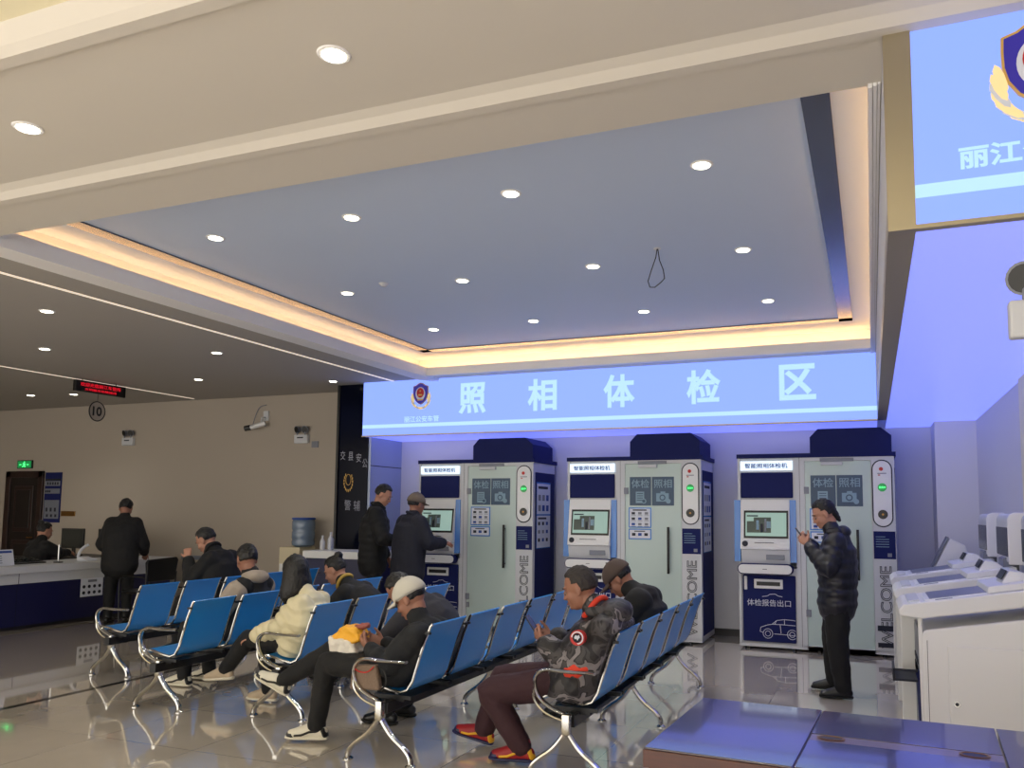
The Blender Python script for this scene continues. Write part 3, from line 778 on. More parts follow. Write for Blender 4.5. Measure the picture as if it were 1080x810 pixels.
def monitor(x, y, label, rz=0):
    t = thing('monitor', (x, y, .83), label, 'monitor', 'monitors on the service counter')
    b = MB().use('black').box(x - .25, x + .25, y - .015, y + .02, .95, 1.27, .006); b.build('casing', parent=t, smooth=True)
    MB().use('screeng').box(x - .235, x + .235, y - .018, y - .014, .97, 1.255).build('screen', parent=t)
    b = MB().use('black').box(x - .03, x + .03, y + .01, y + .04, .85, 1.05, .005); b.box(x - .11, x + .11, y - .07, y + .1, .831, .845, .005); b.build('stand', parent=t)
monitor(-12.05, 9.35, 'dark-framed monitor on the counter beside the seated clerk')
monitor(-11.35, 9.45, 'dark-framed monitor on the counter partly behind the standing man in black')
b = MB().use('skirting').box(-12.6, -11.36, 9.1, 9.9, .74, .83, .005); tg = b.build('side_desk'); 
b = MB().use('black').box(-12.6, -11.36, 9.15, 9.85, 0, .75); o = b.build('desk_body', parent=tg); o.location = (0, 0, 0)
tag(tg, 'dark desk behind the counter under the two monitors', 'desk')
t = thing('desk_phone', (-10.75, 8.62, .83), 'white desk telephone on the counter by the standing man', 'telephone')
b = MB().use('paper').prism([(-10.85, .83), (-10.85, .89), (-10.66, .85), (-10.66, .83)], 8.5, 8.68, 'Y', bev=.005); b.build('phone_base', parent=t, smooth=True)
b = MB().use('paper').tube(smoothp([(-10.80, 8.48, .89), (-10.80, 8.50, .97), (-10.79, 8.56, 1.03), (-10.78, 8.62, 1.06)], 2), .02, 8); b.build('handset', parent=t, smooth=True)
t = thing('pen_cup', (-10.7, 8.1, .83), 'small clear pen stand on the counter before the monitors', 'pen holder')
MB().use('chrome').cyl((-10.7, 8.1, .83), (-10.7, 8.1, 1.08), .012, 10).build('rod', parent=t); MB().use('black').cyl((-10.7, 8.1, .83), (-10.7, 8.1, .845), .06, 16).build('base', parent=t)
t = thing('keyboard_tray', (-10.9, 7.9, .83), 'low black keypad lying on the counter in front of the clerk', 'keypad')
MB().use('black').prism([(-11.1, .831), (-11.1, .90), (-10.8, .845), (-10.8, .831)], 7.55, 8.0, 'Y', bev=.006).build('tray', parent=t, smooth=True)
b = MB().use('screeng')
for r_ in range(3):
    for c_ in range(5):
        xk = -11.06 + r_ * .075; zk = .90 - (xk + 11.1) / .3 * .055
        b.box(xk, xk + .05, 7.6 + c_ * .075, 7.65 + c_ * .075, zk - .008, zk + .006)
b.build('keys', parent=t)
# hanging counter displays
t = thing('led_display', (-10.5, 8.43, 3.33), 'black hanging display with red scrolling characters above the counter', 'display')
b = MB().use('black').box(-10.53, -10.47, 8.03, 8.85, 3.26, 3.42, .004); b.build('housing', parent=t)
text('欢迎光临丽江车管所', .66, .055, (-10.467, 8.43, 3.365), 'redled', 'red_lettering', t, face='+X', bold=.0)
text('文明服务热情接待', .52, .035, (-10.467, 8.43, 3.30), 'redled', 'red_lettering', t, face='+X', bold=.0)
b = MB().use('wire')
for y in (8.15, 8.7): b.cyl((-10.5, y, 3.42), (-10.5, y, ZC), .006, 6)
b.build('hanger', parent=t)
t = thing('window_number_sign', (-10.5, 8.41, 3.0), 'round hanging sign with a black ring and the number 10', 'sign')
b = MB().use('black'); b.tube([(-10.5, 8.41 + .128 * math.cos(a), 3.005 + .14 * math.sin(a)) for a in [2 * PI * i / 32 for i in range(32)]], .009, 6, closed=True); b.build('ring', parent=t, smooth=True)
MB().use('wall_l').prism([(8.41 + .125 * math.cos(2 * PI * i / 32), 3.005 + .137 * math.sin(2 * PI * i / 32)) for i in range(32)], -10.502, -10.498, 'X').build('disc', parent=t)
text('10', .15, .14, (-10.495, 8.41, 3.005), 'black', 'number', t, face='+X', bold=.03)
MB().use('wire').cyl((-10.5, 8.41, 3.145), (-10.5, 8.41, 3.26), .003, 6).build('hanger', parent=t)

# ---------------------------------------------------------------- left wall: door, poster, exit sign, emergency lights
YW = 10.45
d = MB().use('doorf').box(-15.30, -15.16, YW - .04, YW, 0, 2.28, .008); d.box(-14.42, -14.29, YW - .04, YW, 0, 2.28, .008); d.box(-15.30, -14.29, YW - .04, YW, 2.16, 2.28, .008)
dr = struct(d.build('door_1', smooth=True))
d = MB().use('doorw').box(-15.16, -14.42, YW - .02, YW, 0, 2.16)
for z0, z1 in ((1.15, 2.0), (.2, 1.0)):
    d.use('doorf').box(-15.04, -14.54, YW - .032, YW - .02, z0, z1, .01); d.use('doorw').box(-14.98, -14.60, YW - .04, YW - .03, z0 + .07, z1 - .07, .008)
d.build('door_leaf', parent=dr, smooth=True)
d = MB().use('brass').cyl((-14.5, YW - .07, 1.05), (-14.5, YW - .02, 1.05), .012, 8); d.box(-14.58, -14.49, YW - .08, YW - .065, 1.04, 1.06); d.build('door_handle', parent=dr)
t = thing('exit_sign', (-14.82, YW, 2.4), 'green running-figure exit sign above the dark wooden door', 'sign')
MB().use('black').box(-15.02, -14.62, YW - .03, YW, 2.33, 2.485, .004).build('housing', parent=t)
b = MB().use('green').box(-15.0, -14.64, YW - .033, YW - .03, 2.345, 2.47); b.use('greenl').ell((-14.82, YW - .034, 2.45), (.013, .003, .013), seg=10, ring=6)
b.tube([(-14.83, YW - .035, 2.435), (-14.82, YW - .035, 2.40), (-14.80, YW - .035, 2.38), (-14.80, YW - .035, 2.355)], .008, 5); b.tube([(-14.82, YW - .035, 2.40), (-14.85, YW - .035, 2.37), (-14.87, YW - .035, 2.365)], .008, 5); b.tube([(-14.86, YW - .035, 2.41), (-14.83, YW - .035, 2.43), (-14.80, YW - .035, 2.41), (-14.785, YW - .035, 2.42)], .006, 5)
b.box(-14.95, -14.9, YW - .036, YW - .033, 2.395, 2.41); b.box(-14.75, -14.70, YW - .036, YW - .033, 2.395, 2.41); b.build('exit_figure', parent=t)
t = thing('wall_poster', (-14.03, YW, 1.8), 'dark blue printed poster board beside the wooden door', 'poster')
b = MB().use('navy').box(-14.26, -13.83, YW - .012, YW, 1.33, 2.25); b.build('board', parent=t)
b = MB().use('screeng').box(-14.25, -13.85, YW - .014, YW - .012, 2.10, 2.13); b.use('mgrey').box(-14.25, -13.86, YW - .014, YW - .012, 2.0, 2.09); b.box(-14.25, -13.86, YW - .014, YW - .012, 1.86, 1.95); b.box(-14.24, -13.86, YW - .014, YW - .012, 1.40, 1.74)
b.use('ink')
for c_ in range(5): b.box(-14.2 + c_ * .065, -14.16 + c_ * .065, YW - .016, YW - .014, 2.02, 2.07)
for c_ in range(3): b.box(-14.24 + c_ * .05, -14.20 + c_ * .05, YW - .016, YW - .014, 1.88, 1.92); b.box(-14.2 + c_ * .11, -14.15 + c_ * .11, YW - .016, YW - .014, 1.53, 1.60); b.box(-14.18 + c_ * .11, -14.13 + c_ * .11, YW - .016, YW - .014, 1.43, 1.48)
b.build('print', parent=t)
B_ = B('door_plate', 'brass', None, (-13.80, -13.44, YW - .012, YW, 1.45, 1.54), bev=.003); tag(B_, 'small brown name plate on the wall right of the poster', 'sign')
B_ = B('wall_plate', 'mgrey', None, (-10.86, -9.98, YW - .02, YW, .75, .82), bev=.003); tag(B_, 'grey metal strip on the wall right of the office chair', 'plate')
def emergency(cx, cy, cz, label, face='-Y', s=1):
    t = thing('emergency_light', (cx, cy, cz), label, 'emergency light', 'twin-head emergency lights')
    b = MB().use('lgrey').box(cx - .13 * s, cx + .13 * s, cy - .06 * s, cy, cz - .07 * s, cz + .07 * s, .01); b.build('case', parent=t, smooth=True)
    b = MB().use('ink').box(cx - .07 * s, cx + .05 * s, cy - .062 * s, cy - .06 * s, cz + .01 * s, cz + .03 * s); b.build('panel', parent=t)
    for sd in (-1, 1):
        h = MB().use('mgrey'); q = V((cx + sd * .075 * s, cy - .05 * s, cz + .15 * s)); dv = V((sd * .25, -1, -.3)).normalized()
        h.cyl(q - dv * .05 * s, q + dv * .015 * s, .035 * s, 18, .062 * s); h.tube([(q.x, q.y, cz + .06 * s), (q.x, q.y, cz + .12 * s)], .012 * s, 6)
        hd = h.build('lamp_head', parent=t, smooth=True)
        h = MB().use('black').cyl(q + dv * .015 * s, q + dv * .02 * s, .052 * s, 18); h.build('lens', parent=hd)
    return t
emergency(-12.2, YW, 2.77, 'small twin-head emergency light on the left wall right of the number sign')
emergency(-8.45, YW, 2.72, 'twin-head emergency light on the left wall near the black column')
B_ = B('wall_socket', 'mgrey', None, (-8.27, -8.14, YW - .015, YW, 2.58, 2.68), bev=.003); tag(B_, 'small square grey switch plate beside the emergency light on the left wall', 'socket')
t = thing('security_camera', (-9.3, YW, 3.1), 'white security camera with dangling cable on the left wall', 'camera')
b = MB().use('white').cyl((-9.35, YW - .18, 2.92), (-9.12, YW - .1, 2.99), .04, 14); b.build('body', parent=t, smooth=True)
MB().use('black').cyl((-9.44, YW - .21, 2.90), (-9.35, YW - .18, 2.92), .045, 14).build('lens_hood', parent=t)
b = MB().use('lgrey').tube([(-9.2, YW, 3.1), (-9.2, YW - .1, 3.08), (-9.2, YW - .12, 2.98)], .014, 8); b.box(-9.24, -9.14, YW - .03, YW, 3.04, 3.2, .004); b.build('bracket', parent=t)
b = MB().use('mgrey').tube(smoothp([(-9.2, YW - .01, 3.3), (-9.33, YW - .02, 3.28), (-9.40, YW - .02, 3.15), (-9.38, YW - .1, 2.98)], 2), .007, 6); b.build('cable', parent=t)

# black glass column lettering painted on in place of a reflected banner
for ch, x, z in (('交', -7.27, 2.40), ('县', -7.13, 2.385), ('安', -6.99, 2.36), ('公', -6.88, 2.28)):
    text(ch, .085, .13, (x, 9.897, z), 'sil', 'lettering', col, bold=0)
for ch, x, z in (('警', -7.16, 1.67), ('辅', -7.0, 1.66)):
    text(ch, .11, .15, (x, 9.897, z), 'sil', 'lettering', col, bold=0)
b = MB().use('goldp')
for a in range(14):
    an = math.radians(200 + a * 20 * 14 / 14 * 1.0); an = math.radians(130 + a * 21)
    b.ell((-7.16 + .075 * math.cos(an), 9.897, 2.01 + .13 * math.sin(an)), (.008, .002, .022), seg=8, ring=5)
b.tube([(-7.16 + .045 * math.cos(x), 9.896, 2.04 + .08 * math.sin(x)) for x in [2 * PI * i / 16 for i in range(16)]], .004, 5, closed=True)
b.build('emblem_outline', parent=col)

# water dispenser, jug, low cabinet
t = thing('water_dispenser', (-8.22, 10.1, 0), 'cream water dispenser cabinet against the left wall', 'water dispenser')
MB().use('creamp').box(-8.42, -8.04, 9.95, 10.33, 0, 1.03, .015).build('cabinet', parent=t, smooth=True)
b = MB().use('black').cyl((-8.12, 9.945, .90), (-8.12, 9.955, .90), .045, 18); b.build('tap_recess', parent=t)
B('drip_panel', 'whitew', t, (-8.40, -8.06, 9.94, 9.955, .55, .78), bev=.005); B('door', 'creamp', t, (-8.39, -8.07, 9.94, 9.955, .06, .5), bev=.005)
t = thing('water_jug', (-8.12, 10.13, 1.03), 'blue-grey upturned water jug standing on the dispenser', 'water jug')
MB().use('jug').lathe([(.06, 0), (.13, .005), (.165, .03), (.172, .08), (.162, .11), (.172, .14), (.172, .22), (.162, .25), (.172, .28), (.172, .38), (.15, .43), (.14, .435)], (-8.12, 10.13, 1.03), 28).build('bottle', parent=t, smooth=True)
MB().use('inkb').lathe([(.173, .43), (.176, .44), (.176, .455), (.16, .46)], (-8.12, 10.13, 1.015), 28).build('rim', parent=t, smooth=True)
t = thing('low_cabinet', (-6.95, 9.55, 0), 'navy cabinet with thick white top before the black column', 'cabinet')
B('worktop', 'white', t, (-7.42, -6.3, 9.25, 9.87, .93, 1.03), bev=.006); B('body', 'navyd', t, (-7.38, -6.33, 9.28, 9.85, .04, .93))
B('plinth', 'black', t, (-7.36, -6.35, 9.33, 9.84, 0, .04)); MB().use('white').ell((-6.88, 9.275, .80), (.02, .014, .02)).build('knob', parent=t)
def bottle(x, y, s, label):
    b = MB().use('lgrey').lathe([(.028, 0), (.032, .01), (.032, .11), (.012, .145), (.012, .165), (.014, .17), (.014, .185)], (0, 0, 0), 16)
    o = b.build('bottle', smooth=True); o.location = (x, y, 1.031); o.scale = (s, s, s)
    tag(o, label, 'bottle', 'bottles on the low cabinet')
bottle(-7.28, 9.5, 1.1, 'leftmost small clear bottle on the white cabinet top'); bottle(-7.2, 9.58, 1.35, 'tallest clear bottle on the white cabinet top'); bottle(-7.13, 9.48, .8, 'shortest clear bottle on the white cabinet top, rightmost')

# office chair at the counter
t = thing('office_chair', (-9.35, 8.5, 0), 'black mesh visitor chair with chrome frame in front of the counter', 'chair')
b = MB().use('black').prism([(8.28, .60), (8.26, .86), (8.29, .90), (8.76, .92), (8.79, .88), (8.74, .60)], -9.24, -9.20, 'X', bev=.008); b.build('backrest', parent=t, smooth=True)
MB().use('black').box(-9.68, -9.24, 8.28, 8.74, .43, .48, .02).build('seat', parent=t, smooth=True)
for y in (8.26, 8.76):
    MB().use('beam').tube(smoothp([(-9.2, y, .72), (-9.22, y, .46), (-9.25, y, .03), (-9.3, y, .014), (-9.62, y, .014), (-9.68, y, .05), (-9.70, y, .60), (-9.66, y, .66), (-9.3, y, .67), (-9.2, y, .64)], 2), .010, 8).build('side_frame', parent=t, smooth=True)
MB().use('chrome').tube([(-9.3, 8.26, .42), (-9.3, 8.76, .42)], .012, 8).build('crossbar', parent=t, smooth=True)

# ---------------------------------------------------------------- self-service terminals on the right
def terminal(y0, label, full=True, tower=True, dx=0):
    w = .60; y1 = y0 + w
    X = lambda v: v + dx
    t = thing('service_terminal', (X(.7), y0 + .3, 0), label, 'terminal', 'white self-service terminals along the right wall')
    b = MB().use('whitew').prism([(X(.27), .04), (X(.27), .83), (X(.29), .862), (X(1.02), .985), (X(1.02), .04)], y0, y1, 'Y', bev=.012)
    bd = b.build('cabinet', parent=t, smooth=True)
    B('plinth', 'mgrey', t, (X(.32), X(1.0), y0 + .03, y1 - .03, 0, .045))
    b = MB().use('black').box(X(.303), X(.306), y0 - .001, y0 + .001, .04, .80); b.build('side_seam', parent=bd)
    dd = MB().use('whitew').box(X(.42), X(1.0), y0 - .012, y0 + .002, .12, .775, .008).build('side_door', parent=bd, smooth=True)
    b = MB().use('chrome').cyl((X(.462), y0 - .018, .42), (X(.462), y0 - .01, .42), .017, 20); b.use('black').cyl((X(.462), y0 - .02, .42), (X(.462), y0 - .018, .42), .011, 16); b.build('lock', parent=dd, smooth=True)
    # front cheeks and front panel
    for ya in (y0, y1 - .03):
        b = MB().use('white').prism([(X(.165 if ya > y0 else .262), .04), (X(.165 if ya > y0 else .262), .94), (X(.20), .99), (X(.28), .985), (X(.28), .04)], ya, ya + .03, 'Y', bev=.008); b.build('front_cheek', parent=t, smooth=True)
    b = MB().use('mgrey').box(X(.255), X(.268), y0 + .03, y1 - .03, .06, .86); b.use('ink').box(X(.25), X(.256), y0 + .1, y1 - .1, .55, .60); b.box(X(.25), X(.256), y0 + .1, y1 - .1, .63, .66); b.use('navy').prism([(y0 + .03, .12), (y0 + .03, .60), (y1 - .1, .60)], X(.25), X(.256), 'X'); b.build('front_panel', parent=t)
    b = MB().use('ink') if full else None
    if full: b.box(X(.10), X(.26), y0 + .18, y1 - .12, .50, .515, .002); b.box(X(.10), X(.115), y0 + .18, y1 - .12, .50, .58, .002); b.box(X(.10), X(.26), y0 + .18, y0 + .19, .565, .58); b.build('document_tray', parent=t)
    # sloped console
    b = MB().use('white').prism([(X(.15), .945), (X(.14), .985), (X(.17), 1.02), (X(1.02), 1.165), (X(1.03), 1.14), (X(1.02), 1.06), (X(.28), .935)], y0 - .02, y1 + .02, 'Y', bev=.010)
    cn = b.build('console', parent=t, smooth=True)
    sl = (1.165 - 1.02) / .85
    def on(xa, xb, ya, yb, h0, h1, m, name, bev=.003):
        z = lambda x: 1.02 + (x - .17) * sl
        b = MB().use(m).prism([(X(xa), z(xa) + h0), (X(xb), z(xb) + h0), (X(xb), z(xb) + h1), (X(xa), z(xa) + h1)], ya, yb, 'Y', bev=bev); return b.build(name, parent=cn, smooth=True)
    on(.30, .68, y0 + .05, y1 - .05, -.004, .006, 'white', 'bezel'); on(.33, .66, y0 + .07, y1 - .07, .003, .009, 'mgrey', 'glass_platen', 0)
    on(.20, .27, y0 + .06, y1 - .06, 0, .012, 'lgrey', 'palm_rest'); on(.36, .46, y0 + .015, y0 + .035, 0, .004, 'mgrey', 'label_strip', 0)
    on(.66, 1.0, y0 + .02, y1 - .02, 0, .045, 'white', 'rear_housing', .008)
    b = MB().use('white').prism([(X(.745), 1.15), (X(.80), 1.245), (X(.88), 1.235), (X(.98), 1.15)], y0 + .14, y0 + .40, 'Y', bev=.006); rd = b.build('card_reader', parent=cn, smooth=True)
    b = MB().use('black').prism([(X(.757), 1.185), (X(.79), 1.243), (X(.785), 1.246), (X(.752), 1.188)], y0 + .16, y0 + .38, 'Y'); b.build('reader_slot', parent=rd)
    if tower:
        b = MB().use('mgrey').prism([(X(.93), 1.15), (X(.93), 1.26), (X(.975), 1.28), (X(1.04), 1.28), (X(1.04), 1.15)], y0 + .18, y1 - .18, 'Y'); b.build('stalk', parent=t)
        P = [(X(.955), 1.235), (X(.955), 1.56), (X(.965), 1.59), (X(.99), 1.605), (X(1.09), 1.605), (X(1.09), 1.235)]
        b = MB().use('lgrey').prism(P, y0 + .02, y1 + .06, 'Y', bev=.01); dsp = b.build('display', parent=t, smooth=True)
        MB().use('screeng').box(X(.948), X(.956), y0 + .05, y1 + .03, 1.28, 1.50).build('display_screen', parent=dsp)
        for ya in (y0 - .01,):
            b = MB().use('white').prism([(X(.945), 1.225), (X(.945), 1.57), (X(.96), 1.60), (X(.99), 1.615), (X(1.09), 1.615), (X(1.09), 1.225)], ya, ya + .03, 'Y', bev=.008); b.build('display_cheek', parent=dsp, smooth=True)
terminal(5.70, 'nearest white self-service terminal with a lockable side door behind the desk')
terminal(6.90, 'middle white self-service terminal, just behind the nearest one', full=False)
terminal(8.10, 'third white self-service terminal from the front, before the right-hand booth', full=False)
t = thing('tilted_terminal', (.8, 9.4, 0), 'white terminal with a tilted screen back, farthest along the right wall', 'terminal')
b = MB().use('white').prism([(.58, 1.03), (.74, 1.35), (.88, 1.28), (.95, 1.03)], 9.25, 9.55, 'Y', bev=.01); b.build('screen_housing', parent=t, smooth=True)
b = MB().use('mgrey').prism([(.575, 1.04), (.735, 1.36), (.72, 1.365), (.56, 1.045)], 9.27, 9.53, 'Y'); b.build('screen', parent=t)
B('pedestal', 'whitew', t, (.62, 1.0, 9.2, 9.65, 0, 1.04), bev=.012)
em = emergency(.615, 3.34, 2.31, 'twin-head emergency light at the right frame edge under the glowing sign', s=1)
for ch in em.children: pass
b = MB().use('lgrey').cyl((.615, 3.33, 2.37), (.615, 3.33, ZB - .005), .012, 8); o = b.build('hanging_rod', parent=em)

# ---------------------------------------------------------------- desk at lower right
t = thing('office_desk', (-.74, 3.4, 0), 'glossy dark wooden desk run at the lower right with brown edge', 'desk')
RZ = Matrix.Translation((-.74, 3.74, 0)) @ Matrix.Rotation(math.radians(-3.2), 4, 'Z')
def dbox(m, *a, bev=0, name='x', parent=t, **k):
    b = MB().use(m).box(*a, bev, RZ); return b.build(name, parent=parent, smooth=True)
dbox('desk', .003, .519, -.858, -.002, .752, .76, bev=.003, name='desktop')
dbox('wood', 0, .521, -.862, 0, .69, .7525, bev=.003, name='edge_band')
dbox('wood', .015, .51, -.84, -.015, .07, .70, bev=.004, name='pedestal')
dbox('desk', .524, 1.17, -.85, -.488, .742, .758, bev=.003, name='desktop')
dbox('desk', .524, 1.17, -.295 + .05, -.005, .742, .758, bev=.003, name='desktop') if False else dbox('desk', .524, 1.17, -.395, -.005, .742, .758, bev=.002, name='desktop')
dbox('deskm', .526, 1.17, -.485, -.398, .742, .7565, bev=.001, name='cable_cover')
for cx_ in (.60, 1.08):
    b = MB().use('brass').lathe([(.038, 0), (.04, .003), (.034, .004), (.03, .001)], (0, 0, 0), 24)
    b.use('black').lathe([(.030, 0), (.030, .002)], (0, 0, 0), 20)
    bmesh.ops.transform(b.bm, matrix=RZ @ Matrix.Translation((cx_, -.44, .757)) @ Matrix.Diagonal((1.3, .8, 1, 1)), verts=b.bm.verts); b.build('cable_grommet', parent=t, smooth=True)
dbox('wood', .526, 1.17, -.84, -.02, .70, .742, name='edge_band')
dbox('wood', .56, 1.14, -.06, -.03, .25, .70, name='modesty_panel')
dbox('desk', 1.175, 1.80, -.85, -.005, .742, .758, bev=.003, name='desktop') if False else dbox('desk', 1.175, 1.80, -.85, -.005, .742, .758, bev=.003, name='desktop')
dbox('wood', 1.18, 1.80, -.84, -.02, .70, .742, name='edge_band')
dbox('wood', 1.62, 1.78, -.82, -.04, 0, .70, name='pedestal')
dbox('black', .03, .5, -.82, -.03, 0, .07, name='plinth')

# ---------------------------------------------------------------- people
def frame(f, u=(0, 0, 1)):
    f = V(f).normalized(); u = V(u); l = u.cross(f)
    if l.length < 1e-3: l = V((0, 1, 0))
    l.normalize(); u = f.cross(l)
    return f, l, u
def fmat(f, l, u): return Matrix((f, l, u)).transposed()
def limb_pts(P, R, step=.03, puff=0, pl=.07, e=1.0):
    out = []; s = 0
    for i in range(len(P) - 1):
        a, c = V(P[i]), V(P[i + 1]); L = (c - a).length; n = max(2, int(L / step))
        for k in range(n + (1 if i == len(P) - 2 else 0)):
            q = k / n; r = R[i] * (1 - q) + R[i + 1] * q
            r *= 1 + puff * (abs(math.sin(PI * (s + L * q) / pl)) - .5)
            out.append((a.lerp(c, q), r, r * e))
        s += L
    return out
def add_head(b, c, f, l, u, s):
    c = V(c); m = fmat(f, l, u)
    E = lambda df, dl, du, r: b.ell(c + (f * df + l * dl + u * du) * s, tuple(x * s for x in r), m, 20, 14)
    E(-.012, 0, .025, (.098, .077, .10)); E(.018, 0, -.035, (.078, .063, .088)); E(.040, 0, -.088, (.044, .042, .034))
    E(.078, 0, .022, (.018, .052, .014)); E(.096, 0, -.020, (.013, .011, .030)); E(.104, 0, -.036, (.014, .015, .012))
    E(.083, 0, -.066, (.016, .026, .008)); E(.082, 0, -.077, (.014, .022, .008)); E(.078, 0, -.098, (.014, .02, .014))
    for d in (-1, 1):
        E(.058, d * .040, -.032, (.028, .022, .030)); E(-.008, d * .078, -.012, (.019, .009, .032)); E(-.002, d * .078, -.032, (.010, .008, .014))
def add_hand(b, wr, d, palm, curl, s, thumb):
    # d points along the hand, palm is the palm normal, thumb is the side the thumb leaves from
    d = V(d).normalized(); n = V(palm); n = (n - d * n.dot(d)).normalized(); t = V(thumb); t = (t - d * t.dot(d) - n * t.dot(n)).normalized()
    wr = V(wr)
    b.loft([(wr - d * .02 * s, .024 * s, .018 * s), (wr + d * .02 * s, .029 * s, .016 * s), (wr + d * .06 * s, .040 * s, .015 * s), (wr + d * .088 * s, .040 * s, .013 * s)], side=t, n=12)
    for k, (o, L) in enumerate(((.030, .066), (.010, .074), (-.011, .068), (-.031, .054))):
        p = wr + d * .088 * s + t * o * s * 1.06; pts = [(p - d * .02 * s, .0095 * s, .009 * s), (p, .0095 * s, .009 * s)]; a = 0; dd = d + t * (o * 1.5)
        for j, fr in enumerate((.42, .32, .26)):
            a += curl * (1.0 if j else .7)
            q = (dd * math.cos(a) + n * math.sin(a)).normalized(); p = p + q * L * fr * s
            pts.append((p, (.0090 - j * .0008) * s, (.0085 - j * .0008) * s))
        b.loft(pts, side=t, n=8)
    p = wr + d * .022 * s + t * .026 * s; q1 = (d * .62 + t * .70 + n * .25).normalized(); q2 = (d * .82 + t * .35 + n * .45).normalized()
    b.loft([(p, .014 * s, .013 * s), (p + q1 * .032 * s, .0125 * s, .011 * s), (p + q1 * .034 * s + q2 * .028 * s, .0105 * s, .0095 * s), (p + q1 * .034 * s + q2 * .052 * s, .009 * s, .008 * s)], side=n, n=8)
def hair_mesh(c, f, l, u, s, style, rnd):
    c = V(c); b = MB(); b.round = True
    k = c + (f * -.012 + u * .025) * s
    t = bmesh.new(); bmesh.ops.create_uvsphere(t, u_segments=36, v_segments=26, radius=1)
    for v in t.verts:
        d = v.co.normalized(); df, dl, du = d.x, d.y, d.z
        vol = 1.10 if style != 'long' else 1.28
        if style == 'crop': vol = 1.05
        face = max(0, min(1, (df - .30) / .25)) * max(0, min(1, (.62 - du) / .22))
        low = max(0, min(1, (-.42 - du) / .2)) if style != 'long' else 0
        ear = max(0, min(1, (.18 - du) / .2)) * max(0, min(1, (df + .15) / .2)) if style != 'long' else face
        cut = max(face, low, ear * .9)
        sc_ = vol * (1 - cut * .26) + (noise.noise(d * 5 + V((rnd, 0, 0))) * .05 + noise.noise(d * 14) * .025) * (1 - cut)
        p = V((df * .098 * sc_, dl * .077 * sc_, du * .100 * sc_)) * s
        v.co = k + f * p.x + l * p.y + u * p.z
    b.use('hair'); b._join(t)
    if style == 'long':
        dn = V((0, 0, -1))
        b.loft([(k + u * .02 * s - f * .02 * s, .098 * s, .105 * s), (k + dn * .10 * s - f * .035 * s, .118 * s, .105 * s), (k + dn * .17 * s - f * .03 * s, .130 * s, .105 * s), (k + dn * .22 * s - f * .03 * s, .128 * s, .085 * s), (k + dn * .26 * s - f * .03 * s, .10 * s, .05 * s)], side=l, n=20)
    if style == 'bun':
        b.ell(k - f * .075 * s + u * .085 * s, (.04 * s, .04 * s, .036 * s))
    if style == 'tail':
        b.loft([(k - f * .05 * s - u * .02 * s, .06 * s, .05 * s), (k - f * .075 * s - u * .08 * s, .048 * s, .034 * s), (k - f * .085 * s - u * .13 * s, .022 * s, .016 * s)], side=l)
    return b
def shoe(par, ank, d, s, up, sole, accent=None, pitch=0, label=None):
    d = V(d); d.z = 0; d.normalize(); l = V((0, 0, 1)).cross(d); d = (d * math.cos(pitch) + V((0, 0, 1)) * math.sin(pitch)); u = d.cross(l); a = V(ank)
    g = a - u * .075 * s
    P = lambda x, z: g + d * x * s + u * z * s
    b = MB().use(up).loft([(P(-.045, .045), .034 * s, .038 * s), (P(.0, .055), .037 * s, .050 * s), (P(.05, .052), .042 * s, .048 * s), (P(.10, .042), .046 * s, .039 * s), (P(.145, .034), .047 * s, .031 * s), (P(.168, .031), .041 * s, .027 * s)], side=l, n=16)
    b.loft([(P(-.01, .06), .036 * s, .038 * s), (P(-.012, .105), .038 * s, .044 * s)], side=l)
    sh = b.build('shoe', parent=par); bake(sh, .006, 2)
    if label: sh['label'] = label
    b = MB().use(sole).loft([(P(-.07, .012), .028 * s, .013 * s), (P(-.03, .012), .040 * s, .015 * s), (P(.05, .011), .040 * s, .014 * s), (P(.12, .011), .050 * s, .015 * s), (P(.165, .012), .049 * s, .014 * s), (P(.19, .014), .038 * s, .014 * s)], side=l, n=16)
    b.build('sole', parent=sh, smooth='all')
    if accent:
        b = MB().use(accent)
        for q in (.035, .06, .085): b.tube([P(q, .082 - q * .33) + l * w_ * s for w_ in (-.022, 0, .022)], .005 * s, 6)
        b.loft([(P(-.05, .06) , .036 * s, .02 * s), (P(-.065, .03), .036 * s, .018 * s)], side=l, n=12)
        for sd in (-1, 1):
            b.tube([P(.13, .03) + l * sd * .041 * s, P(.08, .035) + l * sd * .044 * s, P(.03, .055) + l * sd * .040 * s, P(-.02, .06) + l * sd * .038 * s], .008 * s, 6)
        b.build('shoe_trim', parent=sh, smooth=True)
        b = MB().use(sole if up == 'shoer' else accent).loft([(P(.148, .030), .0475 * s, .030 * s), (P(.169, .029), .042 * s, .0275 * s)], side=l, n=16)
        b.build('toe_cap', parent=sh, smooth='all')
def on_bench(o, xt):
    # cloth rests on the seat and against the backrest instead of passing through
    prof = PROF
    for v in o.data.vertices:
        z = v.co.z + o.location.z + (o.parent.location.z if o.parent else 0); x = v.co.x + o.location.x + o.parent.location.x
        if z > .40:
            zz = min(z, .862); back = None
            for (fa, za), (fb, zb) in zip(prof[:6], prof[1:6]):
                if zb <= zz <= za: back = fa + (fb - fa) * (za - zz) / max(1e-6, za - zb)
            if back is None: back = .17
            lim = xt - back - .014 + max(0, z - .87) * 3
            if x > lim and z < 1.0: v.co.x -= (x - lim); x = lim
        ff = xt - x
        if .15 < ff < .50:
            ps = [(a, b) for a, b in prof[5:]]
            for (fa, za), (fb, zb) in zip(ps, ps[1:]):
                if fa <= ff <= fb:
                    sz = za + (zb - za) * (ff - fa) / (fb - fa) + .014
                    if .25 < z < sz: v.co.z += sz - z
